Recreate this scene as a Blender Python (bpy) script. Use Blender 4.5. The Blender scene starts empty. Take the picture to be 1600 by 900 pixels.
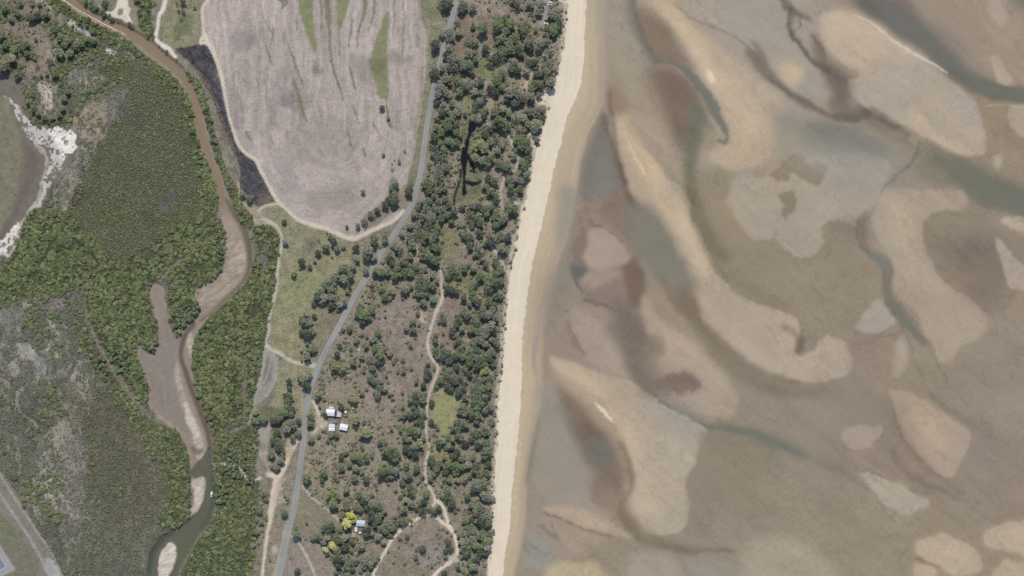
import bpy, math, random
import numpy as np

# ------------------------------------------------------------------ camera, sky, sun, exposure
SC = bpy.context.scene
COL = SC.collection
MPP = 0.7                       # metres per photo pixel (1600 x 900)
CAM_H = 1500.0
cam = bpy.data.cameras.new("camera")
cam.sensor_width = 36.0
cam.lens = 36.0 * CAM_H / (1600 * MPP)
cam.clip_start = 10.0
cam.clip_end = 60000.0
camo = bpy.data.objects.new("camera", cam)
camo.location = (0, 0, CAM_H + 1.5)
camo.rotation_euler = (0, 0, 0)
COL.objects.link(camo)
SC.camera = camo

SUN_EL, SUN_AZ = 48.0, 1.5     # azimuth from +Y (photo top), negative = towards the left
world = bpy.data.worlds.new("World")
SC.world = world
world.use_nodes = True
wn = world.node_tree
bg = wn.nodes["Background"]
sky = wn.nodes.new("ShaderNodeTexSky")
sky.sky_type = 'NISHITA'
sky.sun_disc = False
sky.sun_elevation = math.radians(SUN_EL)
sky.sun_rotation = math.radians(SUN_AZ)
sky.air_density = 1.0
sky.dust_density = 1.0
wn.links.new(sky.outputs[0], bg.inputs[0])
bg.inputs[1].default_value = 0.13
sun = bpy.data.lights.new("sun", 'SUN')
sun.energy = 3.6
sun.angle = math.radians(0.5)
sun.color = (1.0, 0.955, 0.89)
suno = bpy.data.objects.new("sun", sun)
suno.rotation_euler = (math.radians(90 - SUN_EL), 0, math.radians(180 - SUN_AZ))
suno.location = (0, 300, 800)
COL.objects.link(suno)
SC.view_settings.view_transform = 'Standard'
SC.view_settings.look = 'None'
SC.view_settings.exposure = 0.0
SC.view_settings.gamma = 1.0
SC.view_settings.use_curve_mapping = False
SC.cycles.max_bounces = 5
SC.cycles.transparent_max_bounces = 8

# ------------------------------------------------------------------ helpers
rng = np.random.default_rng(7)
random.seed(7)
KALB = (0.86, 0.85, 0.82)        # photo colour -> base colour, from the light above


def S(r, g, b, k=1.0):
    out = []
    for v, q in zip((r, g, b), KALB):
        v /= 255.0
        v = v / 12.92 if v <= 0.04045 else ((v + 0.055) / 1.055) ** 2.4
        out.append(v * q * k)
    return np.array(out)


def wx(px): return (np.asarray(px, float) - 800.0) * MPP
def wy(py): return (450.0 - np.asarray(py, float)) * MPP


def P(s):
    return np.array([[float(v) for v in t.split(',')] for t in s.split()])


def catmull(p, closed, k=5):
    p = np.asarray(p, float)
    n = len(p)
    if n < 3:
        return p
    if closed:
        q = np.vstack([p[-1:], p, p[:2]])
        m = n
    else:
        q = np.vstack([2 * p[:1] - p[1:2], p, 2 * p[-1:] - p[-2:-1]])
        m = n - 1
    t = (np.arange(k) / k)[:, None]
    out = []
    for i in range(m):
        a, b, c, d = q[i], q[i + 1], q[i + 2], q[i + 3]
        out.append(0.5 * (2 * b + (c - a) * t + (2 * a - 5 * b + 4 * c - d) * t * t + (3 * b - a - 3 * c + d) * t ** 3))
    out = np.vstack(out)
    return out if closed else np.vstack([out, p[-1:]])


TAB = rng.random((512, 512))


def vnoise(x, y, seed=0):
    x = np.asarray(x, float) + seed * 37.3
    y = np.asarray(y, float) + seed * 91.7
    xi = np.floor(x).astype(np.int64)
    yi = np.floor(y).astype(np.int64)
    fx = x - xi
    fy = y - yi
    fx = fx * fx * (3 - 2 * fx)
    fy = fy * fy * (3 - 2 * fy)
    x0, x1, y0, y1 = xi & 511, (xi + 1) & 511, yi & 511, (yi + 1) & 511
    a = TAB[y0, x0] * (1 - fx) + TAB[y0, x1] * fx
    b = TAB[y1, x0] * (1 - fx) + TAB[y1, x1] * fx
    return a * (1 - fy) + b * fy


def fbm(x, y, octv=4, seed=0):
    s, a, t = 0.0, 0.5, 0.0
    for i in range(octv):
        s = s + a * vnoise(x * 2 ** i, y * 2 ** i, seed + i * 5)
        t += a
        a *= 0.5
    return s / t


# ------------------------------------------------------------------ the ground as one fine grid, split into its surfaces
CELL = 0.8
MARG = 60                        # photo pixels beyond the frame
GW = int((1600 + 2 * MARG) * MPP / CELL)
GH = int((900 + 2 * MARG) * MPP / CELL)
PXS = np.arange(GW) * CELL / MPP - MARG
PYS = np.arange(GH) * CELL / MPP - MARG
PX, PY = np.meshgrid(PXS, PYS)
G2P = CELL / MPP                 # photo px per cell
WARPX = (fbm(PX / 34, PY / 34, 4, 1) - 0.5) * 3.0
WARPY = (fbm(PX / 34, PY / 34, 4, 2) - 0.5) * 3.0
FINEX = (fbm(PX / 7, PY / 7, 3, 3) - 0.5) * 3.0
FINEY = (fbm(PX / 7, PY / 7, 3, 4) - 0.5) * 3.0
NMID = fbm(PX / 14, PY / 14, 4, 6)
NFINE = fbm(PX / 4.0, PY / 4.0, 3, 8)

C = np.zeros((GH, GW, 3))
TEX = np.ones((GH, GW))          # how rough / speckled the surface texture is
Z = np.full((GH, GW), 3.0)
CLS = np.zeros((GH, GW), np.uint8)
WAT_A = np.zeros((GH, GW))
WAT_C = np.zeros((GH, GW, 3))
DENS = {}


def box1(a, r, ax):
    n = a.shape[ax]
    pad = [(0, 0), (0, 0)]
    pad[ax] = (r + 1, r)
    c = np.cumsum(np.pad(a, pad, mode='edge'), axis=ax)
    hi = np.take(c, np.arange(2 * r + 1, 2 * r + 1 + n), axis=ax)
    lo = np.take(c, np.arange(0, n), axis=ax)
    return (hi - lo) / (2 * r + 1)


def blur(a, r, it=3):
    for _ in range(it):
        a = box1(box1(a, r, 0), r, 1)
    return a


def raster(pts, soft, warp, fine=0.0):
    g = (np.asarray(pts, float) + MARG) / G2P
    pad = int(math.ceil((abs(warp) * 1.6 + abs(fine) * 1.6 + soft * 2) / G2P)) + 4
    x0 = max(int(g[:, 0].min()) - pad, 0)
    x1 = min(int(g[:, 0].max()) + pad + 2, GW)
    y0 = max(int(g[:, 1].min()) - pad, 0)
    y1 = min(int(g[:, 1].max()) + pad + 2, GH)
    if x1 - x0 < 2 or y1 - y0 < 2:
        return None
    acc = np.zeros((y1 - y0, x1 - x0 + 1))
    n = len(g)
    for i in range(n):
        xa, ya = g[i]
        xb, yb = g[(i + 1) % n]
        if ya == yb:
            continue
        d = 1 if yb > ya else -1
        lo, hi = min(ya, yb), max(ya, yb)
        r = np.arange(max(int(math.ceil(lo)), y0), min(int(math.ceil(hi)), y1))
        if not len(r):
            continue
        xs = xa + (r - ya) * (xb - xa) / (yb - ya)
        c = np.clip(np.ceil(xs).astype(int), x0, x1) - x0
        np.add.at(acc, (r - y0, c), d)
    m = (np.abs(np.cumsum(acc, axis=1)[:, :-1]) > 0.5).astype(float)
    sl = (slice(y0, y1), slice(x0, x1))
    if warp or fine:
        yy, xx = np.mgrid[0:y1 - y0, 0:x1 - x0]
        ux = xx + (WARPX[sl] * warp + FINEX[sl] * fine) / G2P
        uy = yy + (WARPY[sl] * warp + FINEY[sl] * fine) / G2P
        m = m[np.clip(np.rint(uy).astype(int), 0, y1 - y0 - 1), np.clip(np.rint(ux).astype(int), 0, x1 - x0 - 1)]
    if soft > 0:
        m = blur(m, max(1, int(round(soft * 0.55 / G2P))), 3 if soft > 1.2 else 1)
    return sl, m


def ribbon(pts, width, k=5):
    p = np.asarray(pts, float)
    w = np.full(len(p), float(width)) if np.isscalar(width) else np.interp(np.linspace(0, 1, len(p)), np.linspace(0, 1, len(width)), width)
    q = catmull(p, False, k)
    w = np.interp(np.linspace(0, 1, len(q)), np.linspace(0, 1, len(p)), w)
    t = np.gradient(q, axis=0)
    t /= np.maximum(np.linalg.norm(t, axis=1, keepdims=True), 1e-6)
    nrm = np.stack([-t[:, 1], t[:, 0]], 1)
    return np.vstack([q + nrm * w[:, None] / 2, (q - nrm * w[:, None] / 2)[::-1]])


def apply(rm, rgb, a=1.0, n=0.0, tex=None, h=0.0, cls=None, water=False, dens=None, nf='mid', br=0.0):
    if rm is None:
        return
    sl, m = rm
    m0 = m
    if n:
        f = (NMID if nf == 'mid' else NFINE)[sl]
        m = np.clip(m * (1 + n) - n * np.clip((0.62 - f) * 4 + 0.5, 0, 1), 0, 1)
    if br:
        m = m * np.clip((NFINE[sl] * .6 + NMID[sl] * .4 - br) * 9 + .5, 0, 1)
    al = (m * a)[..., None]
    if rgb is not None:
        if water:
            k = np.where(WAT_A[sl] > 1e-4, m * a / np.maximum(m * a + WAT_A[sl] * (1 - m * a), 1e-6), 1.0)[..., None]
            WAT_C[sl] = WAT_C[sl] * (1 - k) + S(*rgb) * k
            WAT_A[sl] = m * a + WAT_A[sl] * (1 - m * a)
        else:
            C[sl] = C[sl] * (1 - al) + S(*rgb) * al
    if tex is not None:
        TEX[sl] = TEX[sl] * (1 - m) + tex * m
    if h:
        Z[sl] += m0 * h
    if cls is not None:
        c = CLS[sl]
        c[m0 > 0.5] = cls
        CLS[sl] = c
    if dens:
        for kx, v in dens.items():
            d = DENS.setdefault(kx, np.zeros((GH, GW)))
            d[sl] = d[sl] * (1 - m) + v * m


def pp(pts, rgb, a=1.0, s=1.5, w=2.0, f=0.6, smooth=True, **kw):
    p = P(pts) if isinstance(pts, str) else pts
    apply(raster(catmull(p, True) if smooth else p, s, w, f), rgb, a, **kw)


def st(pts, width, rgb, a=1.0, s=1.0, w=0.6, f=0.4, **kw):
    p = P(pts) if isinstance(pts, str) else pts
    apply(raster(ribbon(p, width), s, w, f), rgb, a, **kw)

# ------------------------------------------------------------------ surfaces, west to east (photo pixel outlines on the ground plane)
# class ids: 0 ground, 1 field, 2 beach, 3 tidal flat, 4 creek bed, 5 dirt track, 6 burnt paddock, 7 salt pan, 8 concrete yard
C[:] = S(126, 119, 101)
k_ = (NMID - 0.5)[..., None] * 0.5
C *= 1 + k_
# ---- north-west scrub and samphire
pp("-60,-60 70,-60 120,20 215,60 300,150 330,330 350,420 240,660 300,760 240,960 -60,960", (96, 97, 82), s=4, dens={'fine': 0.6})
pp("-60,-60 60,-60 100,0 130,40 140,80 60,120 -60,110", (122, 114, 96), s=5, n=.5, w=5, dens={'fine': .25, 'bush': .28})
pp("5,5 40,0 80,25 70,40 30,30", (128, 114, 98), s=3, w=4, n=.6)
pp("50,60 75,45 90,75 85,100 75,125 55,120 40,100 35,85", (133, 118, 101), s=3, w=4, dens={'fine': .1, 'bush': .1})
pp("0,30 30,32 45,50 20,60 0,55", (128, 116, 100), s=3, w=3)
pp("95,110 120,92 140,95 135,115 115,130 95,128", (110, 108, 98), s=3, w=4, dens={'fine': .3, 'bush': .1})
pp("118,140 130,120 150,108 160,125 165,140 140,150 120,150", (145, 130, 108), s=1.5, w=9, f=5, n=1.2, br=.48)
pp("110,185 135,160 165,150 185,160 180,200 160,225 135,215 115,200", (142, 128, 106), s=2, w=9, f=5, n=1.2, br=.46, dens={'fine': .25})
pp("120,150 150,140 175,130 172,150 150,160 125,165", (104, 104, 84), s=3, w=4)
pp("170,150 200,140 190,175 178,205 165,225 172,190", (112, 108, 100), s=3, w=5, n=.6)
pp("100,200 125,225 130,260 115,290 100,310 95,260", (112, 106, 94), s=4, w=6, n=.4, dens={'fine': .3})
pp("150,90 205,80 215,120 205,140 170,125 150,110", (100, 104, 72), s=4, w=4, dens={'fine': .8})
for q, v_ in [("-60,-40 0,0 30,18 60,28 95,30 108,50 90,60 60,40 30,38 0,32 -60,30", .75), ("84,38 120,48 150,62 168,78 150,92 120,90 108,112 92,132 80,118 86,95 82,70", .8), ("-60,62 10,60 40,68 58,84 45,92 20,90 -60,96", .7), ("-60,92 10,98 35,108 30,124 10,112 -60,112", .7),
              ("105,55 150,75 200,95 195,110 150,105 120,95", .55), ("30,122 50,150 60,178 80,188 100,180 110,160 125,140 150,130 175,118 190,128 160,142 130,155 118,178 100,192 70,195 50,185 38,160", .7), ("100,130 118,128 110,150 98,150", .5)]:
    pp(q, (92, 94, 72), .7, s=2, w=8, f=4, n=.3, dens={'m': v_ * .75, 'fine': .4})
# claypan and salt
pp("-60,105 0,112 22,118 40,140 60,165 80,205 110,200 122,215 118,240 98,275 78,300 55,335 30,375 10,400 -60,420", (118, 109, 99), s=2, w=4, cls=7, tex=.5, dens={'fine': 0, 'bush': 0})
pp("-60,140 5,150 22,170 36,215 38,250 30,290 20,330 0,365 -60,380", (126, 122, 95), s=7, w=6, tex=.7, n=.3)
pp("-60,170 0,180 10,220 8,300 -60,340", (118, 121, 92), s=8, w=4, tex=.7)
pp("38,225 55,235 62,265 45,300 25,340 8,375 -5,380 15,335 32,295 42,255", (112, 99, 90), s=4, w=4, n=.3, tex=.5)
pp("12,152 30,165 45,185 55,200 72,200 85,212 92,225 80,238 70,225 55,222 42,205 25,178 14,160", (204, 196, 186), .85, s=1.2, w=6, f=4, n=1.1, nf='fine', tex=.5, br=.47)
pp("75,202 100,200 120,208 121,222 112,240 104,256 98,246 90,232 84,218", (230, 223, 213), s=1.0, w=5, f=4, n=.8, nf='fine', tex=.5, br=.42)
pp("82,225 100,238 102,262 88,285 74,300 66,308 70,282 80,255", (206, 198, 188), .8, s=1.2, w=6, f=4, n=1.1, nf='fine', tex=.5, br=.47)
pp("64,300 76,296 62,325 48,348 36,372 24,392 8,398 -10,402 -5,378 20,365 34,345 50,320", (200, 192, 182), .85, s=1.2, w=6, f=4, n=1.1, nf='fine', tex=.5, br=.47)
pp("0,380 14,366 28,350 34,356 20,380 4,394", (216, 208, 198), s=1.0, w=5, f=4, n=.8, nf='fine', tex=.5, br=.42)
st("52,215 75,250 70,275 58,310 40,340 28,368", [7, 5, 4, 4, 5, 4], (172, 164, 157), .8, s=1.2, w=3, f=2, n=.6)
pp("56,135 72,130 82,145 84,165 75,172 64,160", (168, 153, 140), s=2, w=4, n=.6, tex=.5)
pp("66,136 78,134 82,150 80,168 73,160", (186, 172, 158), s=1.5, w=3, f=2, n=.6)
pp("104,30 118,28 130,42 142,52 150,62 138,58 122,48 106,40", (168, 160, 148), s=1.5, w=4, f=2, n=.6)
pp("50,2 72,5 88,20 70,12", (158, 146, 126), s=2, w=4, f=2, n=.7)
pp("168,78 176,76 184,88 176,90", (186, 178, 166), s=1, w=2, f=2)
st("178,70 195,80 210,95", 5, (150, 140, 122), .8, s=1.5, w=3, f=2, n=.5)
st("222,105 243,118 258,130 272,148 284,170 292,195 297,210", [3, 4, 3, 3, 4, 3, 3], (150, 144, 134), .85, s=1, w=2, f=1.5, n=.4)
st("310,270 313,285 318,305", [3, 5, 3], (196, 188, 176), .9, s=1, w=2, f=1.5, n=.4)
st("205,145 190,175 178,205 165,235 150,262 135,285", [2, 3, 4, 4, 3, 2], (140, 134, 124), .8, s=1.2, w=3, f=2, n=.6)
st("98,290 112,270 110,310 100,330 92,345", [8, 6, 5, 4, 3], (150, 138, 112), .6, s=2, w=4, f=2.5, n=.8)
# low even mangrove
pp("150,108 165,92 190,84 212,100 245,120 270,140 285,165 297,200 305,235 310,280 318,325 300,345 270,365 240,385 215,400 195,412 160,388 125,352 105,335 118,300 135,270 150,240 166,215 180,190 195,160 200,138 175,125",
   (88, 92, 62), s=3, w=3, dens={'fine': 0, 'bush': 0, 'low': 1})
pp("120,290 132,295 128,310 115,330 108,334 114,310", (52, 56, 48), s=2, w=1)
pp("185,165 200,150 205,180 195,200", (92, 90, 80), s=4, w=5, n=.7, dens={'low': .35})
pp("250,310 270,300 285,315 265,330 245,330", (92, 90, 82), s=4, w=5, n=.7, dens={'low': .3})
pp("205,170 225,160 235,180 215,205", (84, 84, 70), s=5, w=5, n=.6, dens={'low': .5})
# dense mangrove floor
MANG = {'m': 1, 'fine': 0, 'bush': 0, 'low': 0}
pp("60,-20 80,-15 95,0 112,14 150,36 190,56 222,79 253,101 276,126 292,150 298,168 286,160 270,140 245,120 220,97 205,82 172,70 138,46 107,26 75,8", (78, 84, 58), s=1.5, w=1, dens=MANG)
pp("284,160 298,164 308,200 313,226 326,258 337,292 341,320 336,334 318,322 308,262 303,230 296,200", (74, 82, 56), s=1.5, w=1, dens=MANG)
pp("118,-10 142,0 160,18 185,30 205,38 209,44 198,43 178,33 150,18", (76, 82, 58), s=1.2, w=1, dens=MANG)
pp("216,-10 240,-20 243,0 236,20 240,45 243,62 256,80 272,92 290,112 312,128 322,160 332,190 340,225 352,262 365,288 374,312 388,332 399,346 392,352 380,350 371,330 356,300 347,272 337,248 331,225 324,195 314,165 301,132 284,105 262,84 240,62 222,46 215,20", (78, 84, 58), s=1.5, w=1, dens=MANG)
pp("0,415 25,385 45,335 75,322 105,335 130,358 160,385 192,408 240,385 285,352 335,335 351,362 352,387 346,420 331,437 305,446 255,440 232,448 236,482 245,505 247,528 240,552 224,545 209,528 214,557 225,582 234,610 230,634 212,625 190,600 165,565 148,535 138,510 131,485 128,450 100,455 60,470 0,480 -60,500 -60,440", (74, 80, 56), s=1.5, w=2, dens=MANG)
pp("260,452 300,447 312,482 305,497 286,512 276,526 267,507 257,485", (74, 80, 56), s=1.2, w=1, dens=MANG)
pp("118,500 128,505 150,545 175,585 200,620 235,655 280,677 292,705 297,740 297,798 272,826 250,822 262,780 250,730 225,690 190,640 150,580 122,530", (78, 82, 58), s=3, w=3, dens={'m': .7, 'low': .4, 'fine': 0, 'bush': 0})
pp("332,490 355,470 385,440 398,400 393,362 412,350 430,362 438,385 435,425 428,460 420,500 415,535 409,570 403,600 398,632 388,655 352,676 330,682 326,662 312,622 303,582 302,548 310,520", (72, 78, 54), s=1.2, w=1, dens=MANG)
pp("336,684 360,678 398,662 405,690 397,735 408,760 404,800 399,850 392,910 380,960 270,960 284,898 305,850 329,816 337,782 332,742", (76, 82, 56), s=1.5, w=1, dens={'m': .55, 'low': .6, 'fine': 0, 'bush': 0})
# dark tidal cracks in the stand
for q in ["72,360 85,350 105,350 115,365", "115,370 135,385 150,405 155,412", "70,358 60,385 68,410", "200,405 225,392 250,378 275,362 300,345"]:
    st(q, [2, 4, 3, 2], (58, 62, 58), .9, s=1.2, w=3, f=1, dens={'m': 0, 'low': 0})
st("345,330 335,355 318,372 300,392 275,412 250,440", [6, 3, 3, 4, 5, 8], (132, 122, 110), .9, s=1.2, w=2, cls=4, dens={'m': 0})
st("383,555 384,585 381,615 383,640", [4, 7, 8, 4], (126, 112, 98), .9, s=1.2, w=1.5, dens={'m': 0}, cls=4)
st("395,465 392,490 388,510", 3, (100, 96, 84), .7, s=1, w=1.5, dens={'m': .2})
st("382,640 372,655 350,672 325,685", [4, 6, 5, 4], (118, 110, 98), .8, s=1.2, w=1.5, dens={'m': .1}, cls=4)
pp("390,360 400,365 405,385 425,370 422,390 418,420 410,430 402,410 395,390", (116, 110, 102), .7, s=2, w=3, n=.6, dens={'m': .3})
# diagonal creeklet in the south-west stand
st("131,440 133,470 135,492 142,510 152,532 165,557 180,580 195,602 212,625 228,645 240,655", [5, 5, 5, 6, 6, 7, 8, 9, 9, 6, 3], (128, 115, 101), .95, s=1, w=1, dens={'m': 0, 'fine': 0}, cls=4)
# south-west scrub
pp("-60,480 60,470 128,455 128,505 120,540 100,560 60,600 0,640 -60,640", (98, 99, 85), s=4, w=5, dens={'fine': .5, 'bush': 0})
pp("-10,490 30,470 80,455 110,470 90,490 50,500 20,520", (118, 114, 106), s=4, w=7, f=2, n=.6, dens={'fine': .25})
pp("25,540 40,532 55,545 58,560 48,565 32,558", (146, 140, 132), s=2.5, w=5, f=2, n=.5, dens={'fine': .05})
pp("50,555 70,565 68,590 55,585", (130, 126, 122), s=2.5, w=5, f=2, n=.6, dens={'fine': .1})
pp("15,565 30,570 28,590 18,585", (140, 134, 128), s=2, w=4, f=2, n=.5)
pp("60,590 95,580 115,570 105,590 80,600", (120, 117, 113), s=3, w=6, f=2, n=.6, dens={'fine': .2})
st("60,515 80,510 100,508 108,520", [3, 5, 4, 3], (134, 130, 122), .7, s=1.5, w=3, f=2, n=.5)
pp("85,545 95,548 92,560 82,556", (140, 132, 105), s=2, w=4, f=2, n=.6)
st("125,565 118,590 108,615 105,640 95,655 88,680", [6, 9, 8, 7, 9, 6], (158, 147, 130), .75, s=2, w=6, f=3, n=.75, dens={'fine': .25})
st("40,600 28,618 30,640 45,655 62,668 80,672", [5, 7, 8, 7, 5, 4], (152, 142, 124), .7, s=2, w=6, f=3, n=.75, dens={'fine': .25})
pp("80,660 105,655 110,690 98,720 86,700", (150, 142, 128), .7, s=3, w=6, f=3, n=.7, dens={'fine': .3})
pp("100,600 140,600 145,640 130,665 110,650", (112, 106, 90), s=4, w=6, n=.5, dens={'fine': .5})
pp("150,600 210,640 250,690 260,760 230,830 180,830 140,760 130,660", (92, 91, 72), s=8, w=6, dens={'fine': .9})
st("110,575 130,590 140,620 138,650 120,668", [2, 3, 2, 3, 2], (156, 148, 130), .6, s=1.5, w=4, f=3, n=.7)
pp("95,700 125,690 135,740 125,800 105,790 98,740", (112, 107, 101), .8, s=6, w=6, n=.3, dens={'fine': .6})
pp("110,780 125,790 118,830 108,810", (114, 110, 110), .8, s=4, w=4)
st("50,745 53,775 58,800 62,815", [4, 6, 6, 3], (158, 144, 130), .8, s=1.5, w=4, f=2.5, n=.6)
st("68,690 78,740 80,790 100,840 115,880", [4, 3, 2, 3, 3], (146, 138, 120), .6, s=1.5, w=5, f=3, n=.7)
st("25,690 28,720 30,740", [6, 6, 3], (148, 140, 124), .6, s=2, w=5, f=3, n=.7)
st("98,690 102,705 103,720", [5, 4, 2], (150, 142, 126), .7, s=1.5, w=4, f=2, n=.6)
for q in ["232,673 240,682 247,685", "240,745 248,752", "284,760 288,765", "262,800 272,818"]:
    st(q, 3, (158, 150, 128), .8, s=1, w=2, f=2, n=.4)
st("82,765 88,800 92,835 100,870", 8, (76, 80, 60), .5, s=3, w=4, n=.4)
pp("20,655 60,690 75,740 60,740 30,700 0,690 0,660", (96, 98, 84), s=5, w=6, n=.4)
# lower left: roads, mown grass, yard
pp("-60,690 0,735 35,785 70,850 100,900 130,960 -60,960", (126, 119, 103), s=1.2, w=.5, dens={'fine': 0, 'm': 0}, tex=.7)
pp("-60,770 0,800 30,830 50,860 62,900 60,960 -60,960", (116, 112, 92), s=6, w=6, n=.5, tex=.7)
pp("0,805 14,815 20,840 12,850 0,845", (108, 113, 78), .7, s=4, w=4, n=.4)
st("-30,700 0,741 30,787 62,835 82,865 100,900 125,945", 3, (158, 154, 148), .9, s=1, w=.5, n=.3, cls=5)
st("-30,710 -4,748 26,794 58,842 78,872 92,900 118,945", 5, (124, 119, 112), .8, s=1.2, w=.5)
st("-30,728 0,772 30,815 57,857 72,887 82,905 105,945", [5, 5, 5, 5, 6, 9, 9], (150, 149, 146), .95, s=1, w=.5, n=.15, cls=5)
pp("70,880 80,872 88,880 97,900 110,930 90,930", (158, 158, 156), s=1, w=.5, cls=8)
pp("-60,780 0,850 25,890 10,897 4,903 -10,925 -60,925", (156, 155, 153), s=.6, w=0, f=0, smooth=False, cls=8, tex=.25)
# ---- the creek
CRL = "85,-14 95,0 130,22 165,41 190,53 212,72 235,92 262,110 283,130 297,155 302,180 312,225 318,236 327,260 337,292 341,320 347,342 352,365 354,387 347,420 333,437 307,447 302,455 307,470 312,482 305,497 296,503 284,513 277,527 267,508 262,490 262,470 257,448 245,440 232,446 237,482 246,505 247,526 240,552 225,545 210,530 215,557 225,582 234,610 230,632 250,652 270,667 280,676 291,700 297,725 297,757 298,800 292,815 270,827 250,840 236,862 229,900 226,960"
CRR = "272,960 280,896 286,880 300,858 311,836 326,815 333,795 336,770 332,740 329,725 326,700 328,690 331,680 327,662 317,632 305,602 301,575 301,545 304,525 320,500 333,489 355,470 372,452 381,444 394,420 391,387 386,357 376,347 367,328 357,300 347,272 331,225 325,195 315,165 301,130 285,105 262,86 240,66 215,50 200,42 178,32 145,18 122,0 112,-14"
pp(P(CRL + " " + CRR), (147, 132, 115), s=1.0, w=.6, f=.5, smooth=False, cls=4, tex=.3, dens={'m': 0, 'fine': 0, 'low': 0, 'bush': 0}, h=-1.9)
pp("218,535 226,545 240,556 250,520 262,480 272,525 290,520 280,560 285,600 290,640 296,680 285,675 262,655 240,640 236,605 222,575", (140, 127, 116), s=3, w=2, tex=.3)
st("95,-10 132,14 170,38 205,56 240,80 268,102 290,128 304,160 312,200 322,240 335,275 345,305", 14, (140, 116, 88), .8, s=4, w=1, tex=.2)
pp("352,380 372,370 385,400 378,435 352,462 325,480 308,478 315,452 340,440 352,415", (158, 140, 123), s=4, w=2, h=.2)
pp("368,372 378,385 385,410 375,432 368,400", (166, 148, 128), s=3, w=2, h=.2)
pp("345,345 360,342 372,365 368,385 356,372", (160, 141, 122), s=3, w=2)
# ripple bars, bright
pp("296,515 302,535 300,560 294,545 290,530", (176, 160, 142), s=2, w=2, f=1, h=.5)
pp("276,560 284,590 288,615 298,640 308,660 318,690 325,715 322,742 312,732 304,700 298,675 290,650 280,625 272,590", (166, 150, 134), s=3, w=2, h=.4)
pp("287,625 298,645 306,660 312,680 308,690 300,675 292,655", (190, 177, 163), s=2, w=2, f=1, n=.2, h=.3)
pp("302,680 314,690 322,712 318,735 308,720", (178, 160, 144), s=2, w=2, f=1, n=.3, h=.3)
pp("302,748 314,742 320,757 318,778 310,795 301,808 297,800 303,780 298,760", (186, 172, 156), s=2, w=1.2, f=1, h=.6)
pp("298,735 312,735 318,745 304,750", (170, 152, 136), s=2, w=1.5)
pp("262,842 278,842 290,858 284,885 274,910 262,915 256,850", (150, 132, 108), s=2, w=1, h=.2)
pp("264,848 274,852 277,866 272,885 262,905 252,930 244,930 246,890 248,872 254,858", (194, 182, 166), s=1.8, w=1, f=.8, h=.7)
for q in ["283,566 281,585 287,605", "236,600 250,610 255,640", "255,570 262,600 262,630"]:
    st(q, 3, (122, 112, 104), .5, s=2, w=2)
# white sand spit and lane at the top left
pp("152,9 160,20 175,27 190,30 198,36 207,38 206,31 201,22 205,13 200,8 201,-20 190,-20 181,8 176,17 165,17", (205, 194, 174), s=.8, w=1.5, f=1, cls=0, dens={'m': 0}, tex=.4)
pp("184,14 191,13 192,22 185,25", (130, 124, 100), s=1, w=1.5)
pp("160,-5 180,-5 176,12 168,15 160,8", (120, 120, 88), s=2, w=2, dens={'bush': .5})
pp("203,-10 216,-10 214,20 214,42 207,30", (140, 128, 104), s=1.5, w=1.5)
pp("264,-10 258,18 250,50 255,65 266,74 276,77 298,74 316,64 317,40 313,15 318,-10", (132, 127, 98), s=1.5, w=1, n=.2)
pp("285,15 300,25 300,45 285,55 270,60 275,35", (104, 110, 74), .7, s=3, w=3, n=.4)
# burnt paddock
pp("275,78 298,73 318,68 331,80 340,108 348,130 353,158 363,195 372,226 386,242 402,252 406,264 418,282 430,300 437,317 425,321 408,322 398,320 394,310 380,300 374,288 376,268 366,242 357,220 345,190 333,158 316,126 297,98", (78, 75, 79), s=1.1, w=1, cls=6, n=.15, tex=1.7)
pp("285,80 318,75 328,98 300,100", (68, 67, 76), .5, s=5, w=3, n=.4)
pp("325,130 348,135 355,180 368,225 380,250 360,215 340,170", (80, 80, 94), .45, s=5, w=4, n=.5)
pp("330,160 342,190 355,215 362,240 374,268 368,275 352,225 336,190 326,165", (108, 96, 85), .4, s=3, w=3, n=.5)
pp("412,300 430,308 432,318 408,322 400,318", (112, 96, 80), .7, s=2, w=2, n=.5)
st("318,128 330,126 344,122", 2, (126, 114, 84), .7, s=1, w=2, n=.4)
st("372,286 378,280 386,276", 2, (130, 116, 92), .8, s=1, w=1)
st("275,82 300,102 322,130 338,160 350,195 362,225 371,255 374,285", 3, (126, 112, 94), .75, s=1, w=1, n=.2)
# ---- harvested field
FIELD = "330,-40 324,0 318,14 321,45 331,74 343,110 351,142 362,182 372,222 386,241 402,251 411,268 424,290 437,313 455,331 475,345 500,353 520,358 537,368 555,371 577,362 600,351 622,338 634,312 640,270 651,220 661,150 668,90 668,60 658,20 652,-40"
pp(P(FIELD), (171, 156, 147), s=1.2, w=1, f=.6, cls=1, tex=.5, dens={'bush': 0})
rm = raster(catmull(P(FIELD), True), 1.2, 1, .6)
sl, m = rm
fx, fy = PX[sl], PY[sl]
wq = WARPX[sl] * 4
F = wq + np.sqrt((fx - 522) ** 2 + (np.maximum(0, fy - 205) * 0.92) ** 2)
A = np.where(fy < 205, fy, 205 + np.arctan2(fx - 522, np.maximum(fy - 205, 1)) * 60)
rows = vnoise(F * 0.62, A * 0.05, 11) * .55 + vnoise(F * 1.2, A * 0.12, 12) * .45
cross = vnoise(F * .3, A * .5, 13)
blot = fbm(fx / 40, fy / 55, 4, 14)
streak = vnoise(F * .16, A * .014, 15) * .6 + vnoise(F * .33, A * .03, 16) * .4
v = 1 + .5 * np.clip((330 - fy) / 130, .3, 1) * (streak - .5) + 0.26 * (rows - .5) + 0.16 * (cross - .5) + 0.34 * (blot - .5)
C[sl] *= (1 + (v - 1) * m)[..., None]
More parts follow.
